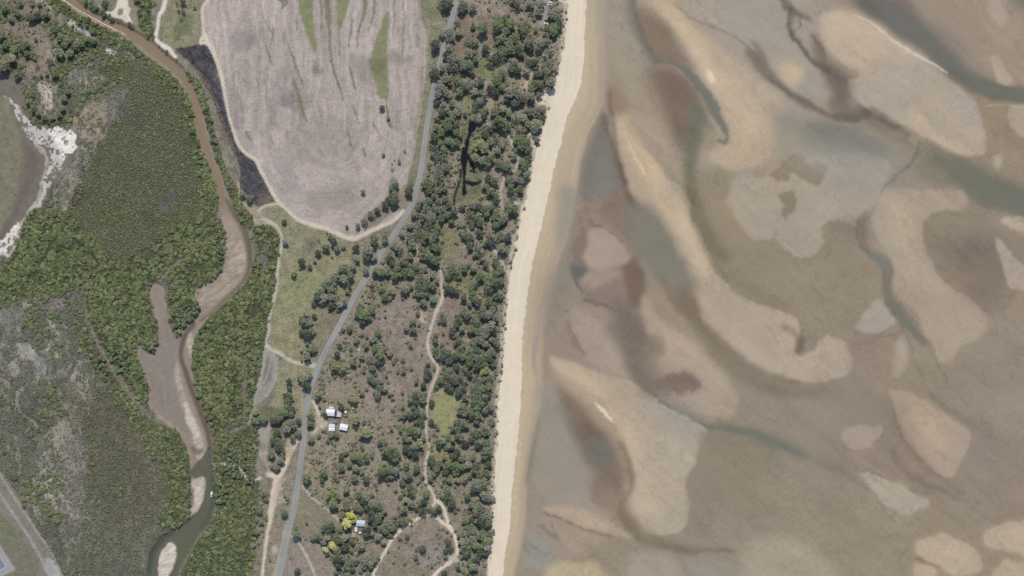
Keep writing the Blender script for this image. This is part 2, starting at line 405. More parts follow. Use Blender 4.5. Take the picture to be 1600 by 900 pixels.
for q, cc, aa in [("365,50 405,48 400,75 370,80", (132, 122, 124), .5), ("420,120 460,95 470,130 450,170 425,150", (134, 122, 122), .4), ("430,150 470,140 490,165 460,175 435,165", (122, 112, 108), .5),
                  ("488,105 500,103 502,118 490,119", (110, 106, 96), .8), ("545,90 580,85 580,130 560,125", (130, 124, 114), .5), ("340,100 370,140 380,200 360,190", (142, 128, 128), .4),
                  ("605,75 640,85 660,80 640,100 608,98", (128, 118, 112), .5), ("450,200 520,180 560,230 500,260 450,250", (152, 140, 132), .4), ("470,300 540,290 560,320 500,330", (146, 134, 124), .5), ("420,210 450,250 470,300 440,290", (150, 142, 138), .5)]:
    pp(q, cc, aa, s=7, w=6, n=.4)
G_ = (132, 133, 92)
for q, a in [("468,-10 487,-10 491,40 497,78 494,84 488,76 478,50 469,22", 1), ("529,-10 547,-10 543,15 536,38 530,52 527,30", 1), ("600,28 609,20 606,70 608,148 600,153 591,150 586,128 578,100 583,78 590,55", 1)]:
    pp(q, G_, a, s=1.2, w=1.5, f=1, cls=1, n=.1)
pp("576,95 592,90 606,92 600,120 585,115", (108, 108, 74), .6, s=4, w=3)
for q, w_, a in [("440,-5 445,5 441,15", [14, 10, 3], .8), ("512,-5 513,25 515,50 517,80 518,92", [9, 9, 4, 4, 2], .8), ("531,50 532,85", 2.5, .8), ("501,-5 503,20 502,50", [6, 4, 2], .7),
                 ("571,-5 569,20 562,50 560,75", [8, 7, 4, 2], .8), ("586,-5 584,22 577,48", [6, 4, 2], .7), ("552,28 548,55 545,75", [4, 4, 2], .8), ("428,42 425,58 421,75", [3, 2, 2], .6),
                 ("415,65 421,85 427,102", [3, 4, 2], .8), ("450,68 458,92 467,115 475,138", [2, 4, 4, 2], .8), ("457,122 463,140 470,165 478,185 483,195", [4, 5, 4, 4, 1], .9), ("518,92 523,115 530,135 536,158", [4, 4, 3, 2], .9),
                 ("545,100 550,118 555,140", [3, 5, 2], .9), ("550,160 556,178 563,197", [2, 4, 2], .8), ("540,200 545,215 549,230", [2, 4, 3], .8), ("583,190 590,205 596,220", [3, 3, 2], .7), ("500,170 505,190", 2, .7),
                 ("616,-5 617,30 615,60", [4, 4, 2], .6), ("630,-5 631,30 629,80 628,110", [4, 3, 3, 2], .6), ("652,50 652,75", 3, .7), ("604,150 606,175 610,195 614,200", [2, 5, 7, 3], .9), ("567,232 572,245", [5, 4], .8), ("545,225 552,232", 4, .7),
                 ("385,205 390,216 396,225", [3, 4, 2], .7), ("370,110 376,130", 2, .6), ("371,145 380,170 381,190", [2, 3, 2], .5), ("430,285 436,292 442,298", [2, 3, 2], .5), ("500,235 505,245", 3, .5)]:
    st(q, w_, (114, 116, 80), a, s=1.0, w=1.5, f=1, n=.25)
for q in ["425,40 426,60 422,75", "462,28 463,50", "410,25 418,40 428,60", "434,125 432,135", "398,118 404,132", "430,160 446,165 460,158 478,160 490,157"]:
    st(q, 2.5, (112, 104, 100), .6, s=1.2, w=2, n=.3)
# field fringe scrub
pp("560,345 585,322 600,315 608,295 612,280 625,285 626,320 608,338 580,356 565,358", (124, 118, 92), .8, s=3, w=4, n=.5)
# verge between field and road
pp("655,-20 712,-20 700,60 681,125 667,205 660,262 648,305 632,328 641,290 651,222 662,150 669,92 669,58", (124, 123, 94), s=1.5, w=1, n=.15)
st("662,100 656,160 648,220", 5, (132, 126, 98), .6, s=2, w=2, n=.3)
st("668,42 680,38 696,36", [4, 5, 4], (156, 142, 122), .8, s=1.5, w=2, n=.2)
st("672,30 669,60 667,95", [5, 5, 4], (148, 136, 114), .7, s=1.5, w=2, n=.3)
pp("628,300 642,285 650,290 640,325 625,335", (136, 124, 104), .8, s=3, w=3, n=.4)
# ---- paddock between creek track and road
pp("404,326 437,321 455,335 490,355 520,368 548,378 570,376 597,364 606,376 580,420 552,455 528,500 502,548 490,570 470,563 440,552 420,548 425,500 434,440 440,385 430,350 414,340", (135, 131, 99), s=1.5, w=1, n=.1)
pp("455,425 480,415 505,430 500,455 478,470 455,478 440,470", (130, 133, 90), .9, s=6, w=5)
pp("425,520 450,490 478,470 480,500 470,560 440,550", (138, 132, 96), .7, s=8, w=5)
pp("470,380 490,370 492,390 475,402", (112, 112, 88), .8, s=4, w=4, n=.4)
pp("495,400 520,395 515,425 500,432", (136, 126, 96), .7, s=4, w=4, n=.4)
pp("505,480 545,460 540,490 510,540 490,555 495,510", (122, 114, 94), .8, s=4, w=4, n=.4)
pp("430,570 470,566 492,574 484,610 477,650 474,670 455,672 430,650 418,640 432,610", (136, 131, 100), s=1.5, w=1.5, n=.15)
pp("400,640 440,640 455,665 425,675 402,670", (112, 110, 84), s=3, w=3, n=.3)
# coastal ground between road and beach
pp("716,-20 890,-20 880,60 866,140 842,225 818,320 800,410 790,500 782,600 774,700 770,800 764,960 440,960 470,720 486,600 560,460 610,385 655,290 668,215 690,100", (136, 127, 108), s=1.5, w=1, n=.1, dens={'bush': .7, 'fine': 0})
pp("718,15 745,18 770,25 772,45 772,72 755,72 745,66 728,60 716,50", (130, 115, 95), s=2, w=3, dens={'bush': .12})
pp("711,62 727,62 728,81 712,82", (134, 116, 96), s=1, w=1, dens={'bush': 0})
pp("725,-10 765,-10 775,14 738,26", (148, 132, 115), s=3, w=3, dens={'bush': .2})
pp("772,8 805,22 838,32 832,38 800,34 776,24", (144, 127, 112), s=2.5, w=3, dens={'bush': .15})
pp("742,98 765,94 786,100 783,118 760,124 745,112", (117, 123, 83), s=3, w=3, dens={'bush': .2})
pp("724,145 738,150 738,180 730,178", (126, 126, 84), s=2, w=2, dens={'bush': .2})
pp("757,124 766,130 770,160 764,175 755,160 756,145", (152, 138, 116), s=2, w=3, n=.4, dens={'bush': .3})
pp("813,112 822,108 828,128 818,140 810,130", (150, 138, 115), s=2, w=3, n=.4, dens={'bush': .2})
pp("724,182 745,185 760,228 752,290 745,312 722,316 708,318 706,300 714,280 719,250 723,220", (112, 112, 80), s=3, w=3, dens={'bush': .35})
pp("758,262 775,262 785,285 770,285", (140, 126, 108), s=2, w=3, dens={'bush': .2})
pp("786,240 804,240 805,258 790,258", (138, 124, 108), s=2, w=3, dens={'bush': .2})
pp("790,300 812,312 812,330 800,318 786,310", (158, 144, 120), s=2, w=3, n=.4, dens={'bush': .2})
pp("698,350 710,352 716,370 724,395 712,406 696,412 688,402 692,375", (130, 123, 88), s=3, w=3, dens={'bush': .12})
pp("718,388 745,392 758,420 750,430 735,412 716,402", (130, 118, 100), s=3, w=3, dens={'bush': .25})
pp("705,425 750,430 750,465 720,470 700,455", (128, 122, 84), s=4, w=4, n=.4, dens={'bush': .5})
pp("648,386 660,392 655,412 645,408", (148, 132, 112), s=2, w=3, n=.3, dens={'bush': .2})
OPEN = {'bush': .14}
pp("600,468 622,436 640,428 650,440 648,470 662,480 690,452 694,465 735,462 726,486 706,500 714,530 706,560 690,575 680,600 668,602 655,610 640,640 606,650 604,690 590,700 560,700 540,660 548,610 566,600 560,560 566,505 590,490", (137, 124, 109), s=4, w=4, dens=OPEN)
pp("560,600 600,595 640,615 620,640 600,670 570,690 545,680 540,630", (140, 127, 110), .7, s=4, w=4, n=.3, dens={'bush': .25})
pp("690,455 735,458 727,480 700,478", (133, 118, 106), s=2, w=2, dens={'bush': .05})
pp("724,515 740,520 735,540 726,535", (150, 132, 114), s=2, w=2)
pp("736,575 750,580 748,592 735,590", (148, 134, 110), s=2, w=2)
pp("580,470 600,440 612,450 600,480 570,490", (126, 118, 94), s=3, w=3, n=.3, dens={'bush': .3})
pp("486,612 550,600 570,640 560,690 500,700 478,690 485,640", (138, 128, 106), s=3, w=3, n=.2, dens={'bush': .1})
pp("476,695 560,690 600,720 604,760 560,765 530,800 505,775 474,750", (140, 130, 108), s=4, w=3, n=.3, dens={'bush': .55})
pp("600,742 625,745 628,790 615,815 600,810 592,770", (140, 125, 110), s=3, w=3, dens={'bush': .06})
pp("474,760 490,780 512,800 528,815 515,825 490,830 458,836 466,790", (132, 123, 99), s=1.5, w=1, dens={'bush': 0}, tex=.8)
pp("456,842 480,832 505,850 510,868 525,890 530,960 440,960", (138, 125, 111), s=2, w=1, dens={'bush': .04}, tex=.9)
pp("600,864 612,846 645,818 690,816 708,840 712,860 700,876 688,888 676,900 660,960 580,960 590,885", (138, 125, 110), s=2, w=1, dens={'bush': .1})
pp("595,900 615,865 660,880 672,900 640,940 590,940", (130, 121, 93), .8, s=6, w=4, n=.2)
pp("625,840 650,830 655,845 630,855", (130, 114, 96), .7, s=4, w=3, n=.3)
pp("665,850 690,855 690,880 660,890", (136, 128, 118), .7, s=4, w=4, n=.4)
pp("560,855 590,845 610,850 590,870 565,865", (132, 118, 98), .8, s=3, w=3, dens={'bush': .1})
pp("563,862 570,862 570,880 560,895", (136, 118, 104), s=1.5, w=1.5)
pp("682,609 700,606 718,615 719,640 712,655 705,667 696,686 688,676 680,655 673,644 673,640 678,622", (142, 141, 92), s=2, w=2, tex=.7, dens={'bush': .03})
pp("676,703 700,702 705,720 680,725", (134, 130, 92), s=3, w=2, dens={'bush': .2})
pp("700,742 720,738 735,730 728,748 712,758 700,755", (128, 126, 90), .8, s=3, w=3, dens={'bush': .3})
pp("700,795 716,790 712,815 704,812", (118, 121, 84), .8, s=3, w=3)
pp("688,790 730,745 738,760 725,795 735,810 728,820 716,830 712,880 730,900 690,900 712,870 718,835 704,812", (124, 116, 98), .6, s=3, w=3, n=.3, dens={'bush': .2})
# dune fringe beside the beach
EDGE = P("890,-60 887,0 883,60 873,112 863,148 857,175 842,220 830,275 820,320 810,357 800,412 796,450 790,500 786,550 781,610 777,675 772,750 771,800 766,850 764,900 762,970")
st(EDGE + [-6, 0], 16, (150, 138, 119), .8, s=3, w=2, f=2, n=.35, dens={'bush': .4})
st(EDGE[8:] + [-9, 0], [8, 10, 14, 16, 14, 14, 10, 8], (128, 119, 107), .8, s=3, w=2, f=2, n=.3, dens={'bush': .5})
st(EDGE + [-2, 0], 6, (186, 172, 150), .8, s=1.5, w=2, f=2, n=.5)
pp("850,142 868,140 862,160 850,168 838,160 842,150", (202, 187, 165), s=2, w=3, f=2, dens={'bush': 0})
st("826,206 830,214 834,225 838,238", [5, 4, 4, 8], (208, 194, 172), .9, s=1, w=1, dens={'bush': 0})
st("812,325 818,322 800,316 806,322", 4, (196, 182, 160), .8, s=1.5, w=2, n=.3)
st("862,60 866,70 855,76 840,84 832,88", 3, (176, 164, 144), .8, s=1.2, w=2, n=.3)
# ---- the beach and the wet sand
XV = np.interp(PYS, EDGE[:, 1], EDGE[:, 0])
DRY = P("920,-60 917,0 914,60 913,93 908,135 899,157 887,182 877,225 865,270 855,320 844,365 830,425 827,450 822,487 817,525 816,600 811,675 806,725 800,775 797,825 791,862 787,900 782,970")
WET = P("949,-60 948,0 948,100 945,160 936,180 920,207 910,250 906,273 900,300 890,367 873,410 868,440 865,460 855,490 850,515 847,550 849,583 851,610 847,630 840,655 833,693 826,730 822,760 823,807 815,850 806,890 800,970")
XD = np.interp(PYS, DRY[:, 1], DRY[:, 0])
XW = np.interp(PYS, WET[:, 1], WET[:, 0])
nz = (vnoise(PX / 5, PY / 9, 21) - .5) * 5 + (vnoise(PX / 2.2, PY / 2.5, 22) - .5) * 3
tv = PX - XV[:, None] + nz
td = PX - XD[:, None] + (vnoise(PX / 4, PY / 5, 23) - .5) * 3
tw = PX - XW[:, None] + (vnoise(PX / 8, PY / 14, 24) - .5) * 4
# tidal flat base first
FL = tw > -3
C[FL] = S(150, 139, 121)
CLS[tv > 0] = 2
CLS[tw > 0] = 3
TEX[tv > 0] = 0.13
TEX[tw > 0] = 0.06
for d in DENS.values():
    d[tv > 0] = 0
mB = np.clip(tv / 2 + .5, 0, 1)[..., None] * np.clip(.5 - td / 3, 0, 1)[..., None]
long_ = vnoise((PX - XD[:, None]) / 2.6, PY / 60, 31) - .5
sand = S(222, 208, 186) * (1 + .07 * long_ + .08 * (NMID - .5))[..., None]
C[:] = C * (1 - mB) + sand * mB
mW = (np.clip(td / 3 + .5, 0, 1) * np.clip(.5 - tw / 5, 0, 1))[..., None]
u = np.clip((PX - XD[:, None]) / np.maximum(XW - XD, 8)[:, None], 0, 1)
wet = S(190, 172, 145) * (1 - u)[..., None] + S(176, 159, 135) * u[..., None]
wet = wet * (1 + .13 * (vnoise((PX - XW[:, None]) / 2.0, PY / 70, 32) - .5) + .08 * (vnoise((PX - XW[:, None]) / 5, PY / 90, 33) - .5))[..., None]
C[:] = C * (1 - mW) + wet * mW
t_ = np.clip((PX - XV[:, None]) / np.maximum(XW - XV, 10)[:, None], 0, 1)
zb = 3.0 * (1 - t_) ** 1.2 + 0.02
Z = np.where(PX > XV[:, None], np.minimum(Z, zb), Z)
# drift lines along the wet edge
st("941,-20 940,40 940,60", 1.6, (212, 198, 176), .7, s=.8, n=.3)
st("824,520 822,560 821,600 819,625", 1.2, (206, 192, 168), .6, s=.8, n=.5)
st("814,690 811,725 806,760 803,800", 1.6, (214, 202, 182), .7, s=.8, n=.4)
st("836,540 838,565 837,580", 2, (200, 192, 176), .6, s=1, n=.5)
st("842,505 838,530 834,560 838,590", [3, 6, 8, 3], (150, 148, 140), .7, s=2, w=2)

# ------------------------------------------------------------------ tidal flats: sand bars, silt and weed patches, then shallow water
def fl(pts, rgb, a=1.0, s=4.0, w=3.0, f=.4, **kw):
    pp(pts, rgb, a, s=s * (1.7 if s > 3 else 1.15), w=w * 1.5 + 1, f=f + (1.3 if s > 2.6 else .8), **kw)


def fs(pts, width, rgb, a=1.0, s=3.0, w=2.5, f=.4, **kw):
    st(pts, width, rgb, a * .9, s=s * 1.25, w=w * 1.6, f=f + 1.2, **kw)


DRYBARS = []
# broad tones
fl("940,-40 1000,-40 1010,120 970,180 945,170 940,90", (157, 147, 130), s=14)
fl("1050,-40 1250,-40 1300,120 1250,250 1180,280 1100,270", (160, 150, 136), s=20)
fl("1350,-40 1680,-40 1680,160 1560,130 1480,70", (154, 140, 122), s=12)
fl("1080,270 1200,280 1400,240 1440,300 1380,420 1400,520 1340,600 1200,600 1160,480 1090,420", (146, 134, 115), s=20)
fl("1440,240 1680,280 1680,520 1560,560 1420,540 1380,420", (148, 135, 118), s=20)
fl("1080,620 1400,560 1680,520 1680,960 1060,960", (146, 136, 119), s=24)
fl("860,420 1010,440 1060,600 1000,640 860,600", (150, 136, 121), s=16)
fl("850,600 900,620 960,720 960,800 850,860 826,800 835,700", (151, 142, 128), s=12)
fl("1250,690 1420,640 1560,660 1680,700 1680,800 1500,800 1380,780", (144, 132, 117), s=18)
# upper left
fl("995,15 1030,28 1062,68 1085,112 1062,104 1020,97 1003,62", (136, 122, 106), s=5)
fl("1022,-30 1040,-30 1052,5 1078,45 1085,80 1060,45 1035,20", (140, 126, 108), s=6)
DRYBARS.append(("1000,-30 1045,-30 1072,25 1105,58 1150,90 1200,135 1232,185 1225,225 1198,252 1160,266 1126,263 1110,244 1112,232 1138,222 1134,190 1108,132 1084,85 1055,45", 4, 3.0, .4))
fl("1000,-30 1045,-30 1072,25 1105,58 1150,90 1200,135 1232,185 1225,225 1198,252 1160,266 1126,263 1110,244 1112,232 1138,222 1134,190 1108,132 1084,85 1055,45", (174, 158, 137), s=4)
fl("1060,30 1085,62 1112,100 1128,135 1110,125 1088,85 1065,50", (188, 168, 146), s=5)
fl("1104,112 1113,114 1118,126 1110,128", (212, 198, 176), s=2, w=1)
fl("1020,105 1060,112 1092,150 1088,185 1072,240 1050,215 1036,165 1018,130", (128, 112, 99), s=8)
fl("1064,150 1082,160 1078,190 1066,200 1058,180", (136, 117, 102), .7, s=6)
fl("1075,160 1105,175 1115,215 1098,225 1084,260 1086,330 1078,310 1074,240", (126, 124, 105), s=5)
fl("1098,195 1112,205 1120,225 1108,236 1096,228", (150, 140, 118), s=4)
fs("1052,0 1065,15 1085,30 1110,42 1138,52 1165,68 1180,82 1192,98", [4, 3, 3, 4, 6, 6, 7, 6], (134, 121, 104), .8, s=2)
fs("1106,28 1128,42 1150,55 1168,66 1178,78", 2, (188, 174, 152), .7, s=1.2, w=2)
fs("1165,75 1185,100 1205,122 1235,140 1262,162 1290,178 1320,192", [9, 12, 9, 7, 7, 6, 6], (124, 112, 100), .8, s=3)
fl("1170,80 1195,95 1205,118 1190,112 1172,95", (130, 116, 103), s=5)
fl("1095,-30 1220,-30 1235,40 1250,90 1285,130 1270,140 1215,120 1180,75 1120,38", (158, 151, 138), s=6)
fl("1215,102 1235,98 1255,108 1262,125 1240,130 1220,120", (183, 166, 142), s=7)
fl("1255,110 1275,120 1280,140 1260,142", (154, 150, 142), s=5)
fl("1200,160 1260,190 1330,200 1400,235 1405,262 1370,262 1300,240 1240,225 1215,200", (138, 136, 126), s=10, f=1.5)
fl("1215,190 1250,200 1260,230 1215,255", (150, 145, 130), s=10)
# brown between the bars, dark lines
fl("1275,55 1300,95 1325,120 1342,122 1325,140 1330,165 1340,185 1310,185 1290,165 1300,140 1285,110 1268,75", (131, 118, 106), s=5, f=1)
fs("1216,-20 1225,8 1240,18 1262,30 1268,38", [6, 8, 6, 6, 4], (112, 106, 97), .9, s=2.5)
fs("1236,12 1234,35 1240,60 1255,82 1272,98 1295,112 1325,128", [4, 5, 6, 5, 6, 5, 4], (112, 105, 96), .85, s=1.8, f=1.2)
fs("1240,22 1250,30 1254,40 1244,48", 3, (126, 120, 106), .7, s=1.5, f=1)
fs("1268,55 1280,72 1290,85 1284,90", [3, 6, 7, 4], (120, 110, 96), .8, s=2)
fs("1200,118 1225,138 1258,158 1290,180 1318,188 1342,188 1362,176 1382,182 1398,196", [8, 7, 6, 7, 6, 5, 7, 8, 6], (114, 106, 97), .8, s=2.5, f=1)
fl("1330,175 1355,165 1385,178 1410,200 1390,205 1350,190", (130, 116, 106), s=4)
fs("1340,190 1375,205 1410,222 1440,240 1490,262", [6, 10, 12, 10, 12], (126, 118, 106), .7, s=5)
# big northern bar
DRYBARS.append(("1280,30 1308,17 1350,27 1400,60 1450,96 1490,126 1520,152 1530,182 1541,216 1540,242 1500,242 1450,216 1420,196 1390,192 1350,166 1325,142 1328,126 1344,112 1310,92 1285,62", 2.2, 3.0, .4))
fl("1280,30 1308,17 1350,27 1400,60 1450,96 1490,126 1520,152 1530,182 1541,216 1540,242 1500,242 1450,216 1420,196 1390,192 1350,166 1325,142 1328,126 1344,112 1310,92 1285,62", (168, 156, 139), s=2.2)
fl("1285,35 1320,20 1355,35 1390,75 1355,105 1320,92 1290,62", (180, 163, 142), s=8)
fl("1420,172 1438,170 1450,190 1480,215 1530,240 1500,242 1455,216 1432,196", (180, 162, 142), s=4)
fl("1480,130 1520,155 1530,200 1500,180", (164, 156, 148), s=8)
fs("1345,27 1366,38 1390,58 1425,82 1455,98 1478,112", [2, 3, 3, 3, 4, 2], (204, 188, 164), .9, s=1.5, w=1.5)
fl("1336,-30 1395,-30 1450,40 1492,78 1530,112 1562,132 1610,138 1680,140 1680,165 1600,162 1556,156 1520,142 1480,112 1430,76 1380,46 1345,15", (121, 117, 108), s=6, f=1)
fl("1380,-30 1410,-10 1440,28 1425,40 1390,15", (134, 118, 108), s=7, f=1.5)
fl("1420,10 1500,60 1540,105 1560,128 1520,110 1460,60", (136, 126, 116), .6, s=8)
fl("1530,120 1562,128 1600,140 1680,145 1680,166 1600,164 1550,158", (110, 114, 99), .8, s=4)
fl("1548,84 1566,92 1580,112 1586,130 1562,130 1552,108", (166, 154, 139), s=2, f=1)
fl("1555,-30 1572,-30 1575,30 1566,40 1548,20", (164, 150, 136), s=3)
fl("1570,-30 1680,-30 1680,40 1600,22", (122, 122, 106), s=8)
fl("1525,148 1560,160 1680,170 1680,280 1600,262 1545,240 1540,205", (150, 135, 116), s=4)
fl("1582,166 1680,168 1680,230 1598,210", (164, 152, 136), s=2)
fl("1558,240 1568,240 1564,262 1556,258", (170, 158, 140), s=3)
# eastern green channel and the triangle
fl("1440,228 1475,232 1530,258 1600,296 1680,330 1680,345 1590,338 1540,318 1490,296 1440,280 1428,250", (134, 129, 110), s=6, f=1)
fl("1490,246 1540,270 1600,300 1680,335 1680,342 1580,336 1530,312 1495,285", (114, 114, 98), .8, s=7)
fs("1440,218 1434,235 1426,250 1412,268 1394,288 1374,306 1360,322", [3, 5, 6, 8, 10, 11, 9], (124, 121, 110), .9, s=2.2, f=.8)
fs("1441,220 1448,232 1440,248 1428,258", 2.5, (150, 140, 122), .7, s=1.2)
fs("1440,220 1460,232 1485,252", 2.5, (146, 138, 120), .7, s=1.2)
# long central bar
DRYBARS.append(("960,170 985,205 1012,240 1040,275 1068,300 1080,345 1108,396 1132,436 1162,468 1200,478 1228,488 1250,513 1247,550 1262,557 1282,534 1304,528 1326,541 1333,578 1300,594 1240,596 1198,588 1152,564 1120,541 1098,508 1083,448 1063,411 1046,377 1026,340 986,300 975,270 958,225 950,195", 2.2, 3.0, .4))
fl("960,170 985,205 1012,240 1040,275 1068,300 1080,345 1108,396 1132,436 1162,468 1200,478 1228,488 1250,513 1247,550 1262,557 1282,534 1304,528 1326,541 1333,578 1300,594 1240,596 1198,588 1152,564 1120,541 1098,508 1083,448 1063,411 1046,377 1026,340 986,300 975,270 958,225 950,195", (170, 156, 136), s=2.2)
fl("968,195 990,215 1015,250 1035,285 1020,290 1000,262 978,232", (184, 166, 140), s=7)
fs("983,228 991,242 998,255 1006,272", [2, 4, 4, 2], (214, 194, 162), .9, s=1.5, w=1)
fl("1030,290 1062,320 1085,370 1110,420 1095,440 1070,395 1045,350", (176, 160, 138), s=8)
fl("960,165 1010,180 1050,225 1075,300 1060,285 1020,240 985,200", (162, 150, 134), .8, s=8)
fs("1080,250 1079,285 1086,330 1104,372 1130,410 1160,440 1195,462 1240,478", [12, 14, 18, 24, 26, 24, 22, 18], (140, 127, 104), .8, s=7)
fs("1078,300 1086,345 1106,388 1132,428", [4, 7, 8, 5], (118, 112, 92), .6, s=4)
# grey plate with ragged edge
fl("1140,282 1165,272 1190,275 1230,255 1262,240 1330,238 1385,252 1390,285 1372,318 1340,345 1300,345 1285,352 1281,392 1252,402 1232,388 1216,374 1185,376 1170,365 1140,330 1132,300", (162, 152, 136), s=1.6, w=5, f=2.5)
fl("1260,235 1340,235 1400,250 1395,300 1340,320 1290,290", (152, 148, 138), .7, s=12)
for q in ["1216,262 1232,254 1244,242 1262,244 1288,252 1290,268 1284,276 1270,284 1250,276 1236,274 1224,282 1206,274 1210,266", "1216,304 1230,300 1240,302 1246,322 1234,334 1226,342 1222,326", "1208,370 1216,366 1214,374"]:
    fl(q, (141, 130, 111), s=1.3, w=4, f=3)
fl("1110,262 1140,272 1135,300 1120,310 1105,290", (146, 136, 116), s=5)
# beach side: blue-grey silt, brown weed
fl("947,125 972,132 985,165 960,175 946,165", (148, 128, 110), s=6)
fl("938,182 946,172 950,205 958,240 975,290 985,310 960,320 905,310 912,265 924,225", (126, 122, 114), s=4)
fl("925,235 950,250 955,300 915,305", (134, 132, 124), .8, s=8)
fs("944,180 948,205 958,232 966,258 978,290", [6, 9, 8, 8, 10], (124, 106, 98), .8, s=3)
fl("900,325 930,310 985,305 992,330 988,365 990,400 1005,430 1008,468 960,480 912,470 892,432 888,400", (141, 128, 115), s=5, f=1)
fl("940,320 985,315 992,350 985,380 965,360 945,345", (137, 121, 110), s=3, w=4, f=3, n=.5)
fl("905,362 915,358 918,385 930,410 905,412 895,392", (134, 120, 109), s=3, w=4, f=3, n=.5)
fl("925,448 960,440 975,460 965,480 930,475 910,462", (138, 124, 112), s=3, w=4, f=3, n=.5)
fl("980,405 1000,400 1008,440 1000,480 985,480 975,440", (128, 110, 94), s=4, w=3)
fl("922,358 950,360 968,376 976,392 990,400 984,412 960,420 930,424 916,402 920,380", (160, 147, 133), s=3, w=3, f=1)
fl("905,425 940,424 975,428 960,440 925,450 908,440", (154, 141, 127), s=4)
fs("918,346 935,354 955,364 972,378", [3, 3, 3, 2], (122, 100, 86), .7, s=1.5, f=1.5)
fs("985,300 988,320 992,328", [4, 6, 4], (120, 104, 98), .8, s=2.5)
fl("888,414 905,414 920,420 914,432 898,434", (112, 112, 106), s=3, w=2)
fs("896,432 902,448 908,458", [5, 4, 2], (108, 100, 92), .8, s=2)
fs("910,468 930,475 955,482 975,492", [4, 5, 4, 3], (112, 100, 88), .7, s=2, f=1.5)
fs("988,420 1003,422 1006,430 990,436", [4, 5, 4, 3], (110, 98, 86), .7, s=2.5)
fs("978,490 980,505 978,520", [6, 8, 5], (118, 104, 92), .7, s=3)
fl("980,328 1012,318 1040,340 1066,380 1096,450 1070,456 1034,438 1006,406 986,380", (132, 126, 112), .8, s=5, f=2)
fl("870,300 900,300 895,340 880,400 872,395", (146, 140, 128), .8, s=6)
fl("868,440 885,400 890,440 880,480 862,520 852,520", (140, 132, 118), s=5)
fl("892,480 930,498 960,520 984,550 992,600 960,604 930,572 902,542", (160, 147, 131), s=4)
fs("884,502 890,520 900,538 918,555", [4, 7, 9, 6], (134, 120, 100), .8, s=2.5)
fl("940,510 985,500 1000,540 1000,600 985,600 970,545", (138, 126, 114), s=6)
fl("950,480 1000,485 1005,540 985,560 965,520", (130, 120, 110), .6, s=6)
# bar south of the dark lagoon
DRYBARS.append(("1003,462 1014,470 1028,494 1070,528 1112,560 1142,600 1152,628 1146,650 1120,656 1085,640 1060,622 1048,590 1028,560 1008,520", 3.5, 3.0, .4))
fl("1003,462 1014,470 1028,494 1070,528 1112,560 1142,600 1152,628 1146,650 1120,656 1085,640 1060,622 1048,590 1028,560 1008,520", (164, 150, 132), s=3.5)
fl("1010,530 1030,518 1048,545 1040,560 1022,556", (132, 116, 102), .7, s=5, f=2, n=.4)
fl("1018,590 1060,585 1088,592 1090,612 1060,622 1032,612", (134, 120, 108), s=4, w=5, f=4, n=.6, nf="fine")
fs("1030,425 1044,455 1066,486 1094,508 1122,535 1165,568 1210,590 1250,600", [10, 16, 16, 14, 16, 14, 12, 8], (130, 118, 100), .85, s=4)
fl("1050,450 1082,452 1098,482 1094,498 1072,490", (132, 116, 98), s=4)
fs("985,560 1000,590 1020,612 1045,622", [14, 18, 16, 10], (134, 122, 112), .8, s=5)
# southern bar
DRYBARS.append(("858,562 872,576 902,600 936,624 958,652 972,685 984,735 980,790 1000,824 1032,836 1064,831 1077,792 1076,752 1090,712 1106,670 1060,646 1022,622 992,600 952,590 904,570 870,556", 2.2, 3.0, .4))
fl("858,562 872,576 902,600 936,624 958,652 972,685 984,735 980,790 1000,824 1032,836 1064,831 1077,792 1076,752 1090,712 1106,670 1060,646 1022,622 992,600 952,590 904,570 870,556", (168, 156, 137), s=2.2)
fl("876,572 920,605 955,640 975,690 985,730 1000,700 985,650 950,610 905,578", (182, 164, 137), s=8)
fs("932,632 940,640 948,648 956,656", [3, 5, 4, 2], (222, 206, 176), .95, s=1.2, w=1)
fs("900,585 918,600 936,620", 4, (194, 174, 144), .7, s=4)
fs("955,665 970,690 982,730 984,760", [8, 8, 9, 8], (136, 120, 100), .7, s=4)
fl("1010,615 1060,642 1105,668 1100,690 1060,680 1020,640", (150, 148, 138), .8, s=10)
fl("876,600 905,622 940,650 962,690 976,745 970,780 945,790 925,770 930,740 910,715 895,680 880,640", (134, 118, 104), s=6)
fl("908,655 945,660 962,690 930,690 912,680", (126, 110, 98), s=5)
fl("930,770 960,768 985,800 1005,835 990,838 955,800", (140, 126, 108), s=6)
fs("985,740 984,790 998,822 1020,838 1050,850 1100,858 1150,862", [6, 8, 10, 12, 10, 10, 6], (134, 122, 104), .7, s=4)
fl("852,796 890,788 930,800 962,820 990,838 975,840 940,828 900,826 860,814", (166, 150, 132), s=3)
fl("838,806 870,812 915,832 945,838 935,850 900,865 870,852 842,830", (158, 143, 127), s=4)
fs("846,800 868,808 892,818 915,828 940,838 975,838", [3, 3, 4, 4, 3, 2], (126, 112, 98), .75, s=1.8, f=1.2)
fs("838,822 855,832 872,842", [3, 6, 4], (128, 116, 102), .7, s=2, f=1)
fs("826,850 845,858 855,862", 3, (130, 122, 112), .7, s=1.8, f=1)
fs("855,882 880,874 910,874 928,868", 2.5, (136, 124, 104), .7, s=1.8)
fl("820,835 845,848 862,868 850,890 822,880", (146, 145, 135), s=5)
fl("855,888 880,876 925,880 945,900 950,960 845,960", (174, 160, 131), s=4)
fl("940,850 985,850 980,880 960,900 935,880", (148, 136, 118), s=6)
fs("920,780 935,785 938,790", 2.5, (128, 114, 100), .7, s=2)
fl("848,610 865,605 880,640 892,690 900,740 890,760 870,700", (146, 142, 134), s=8)
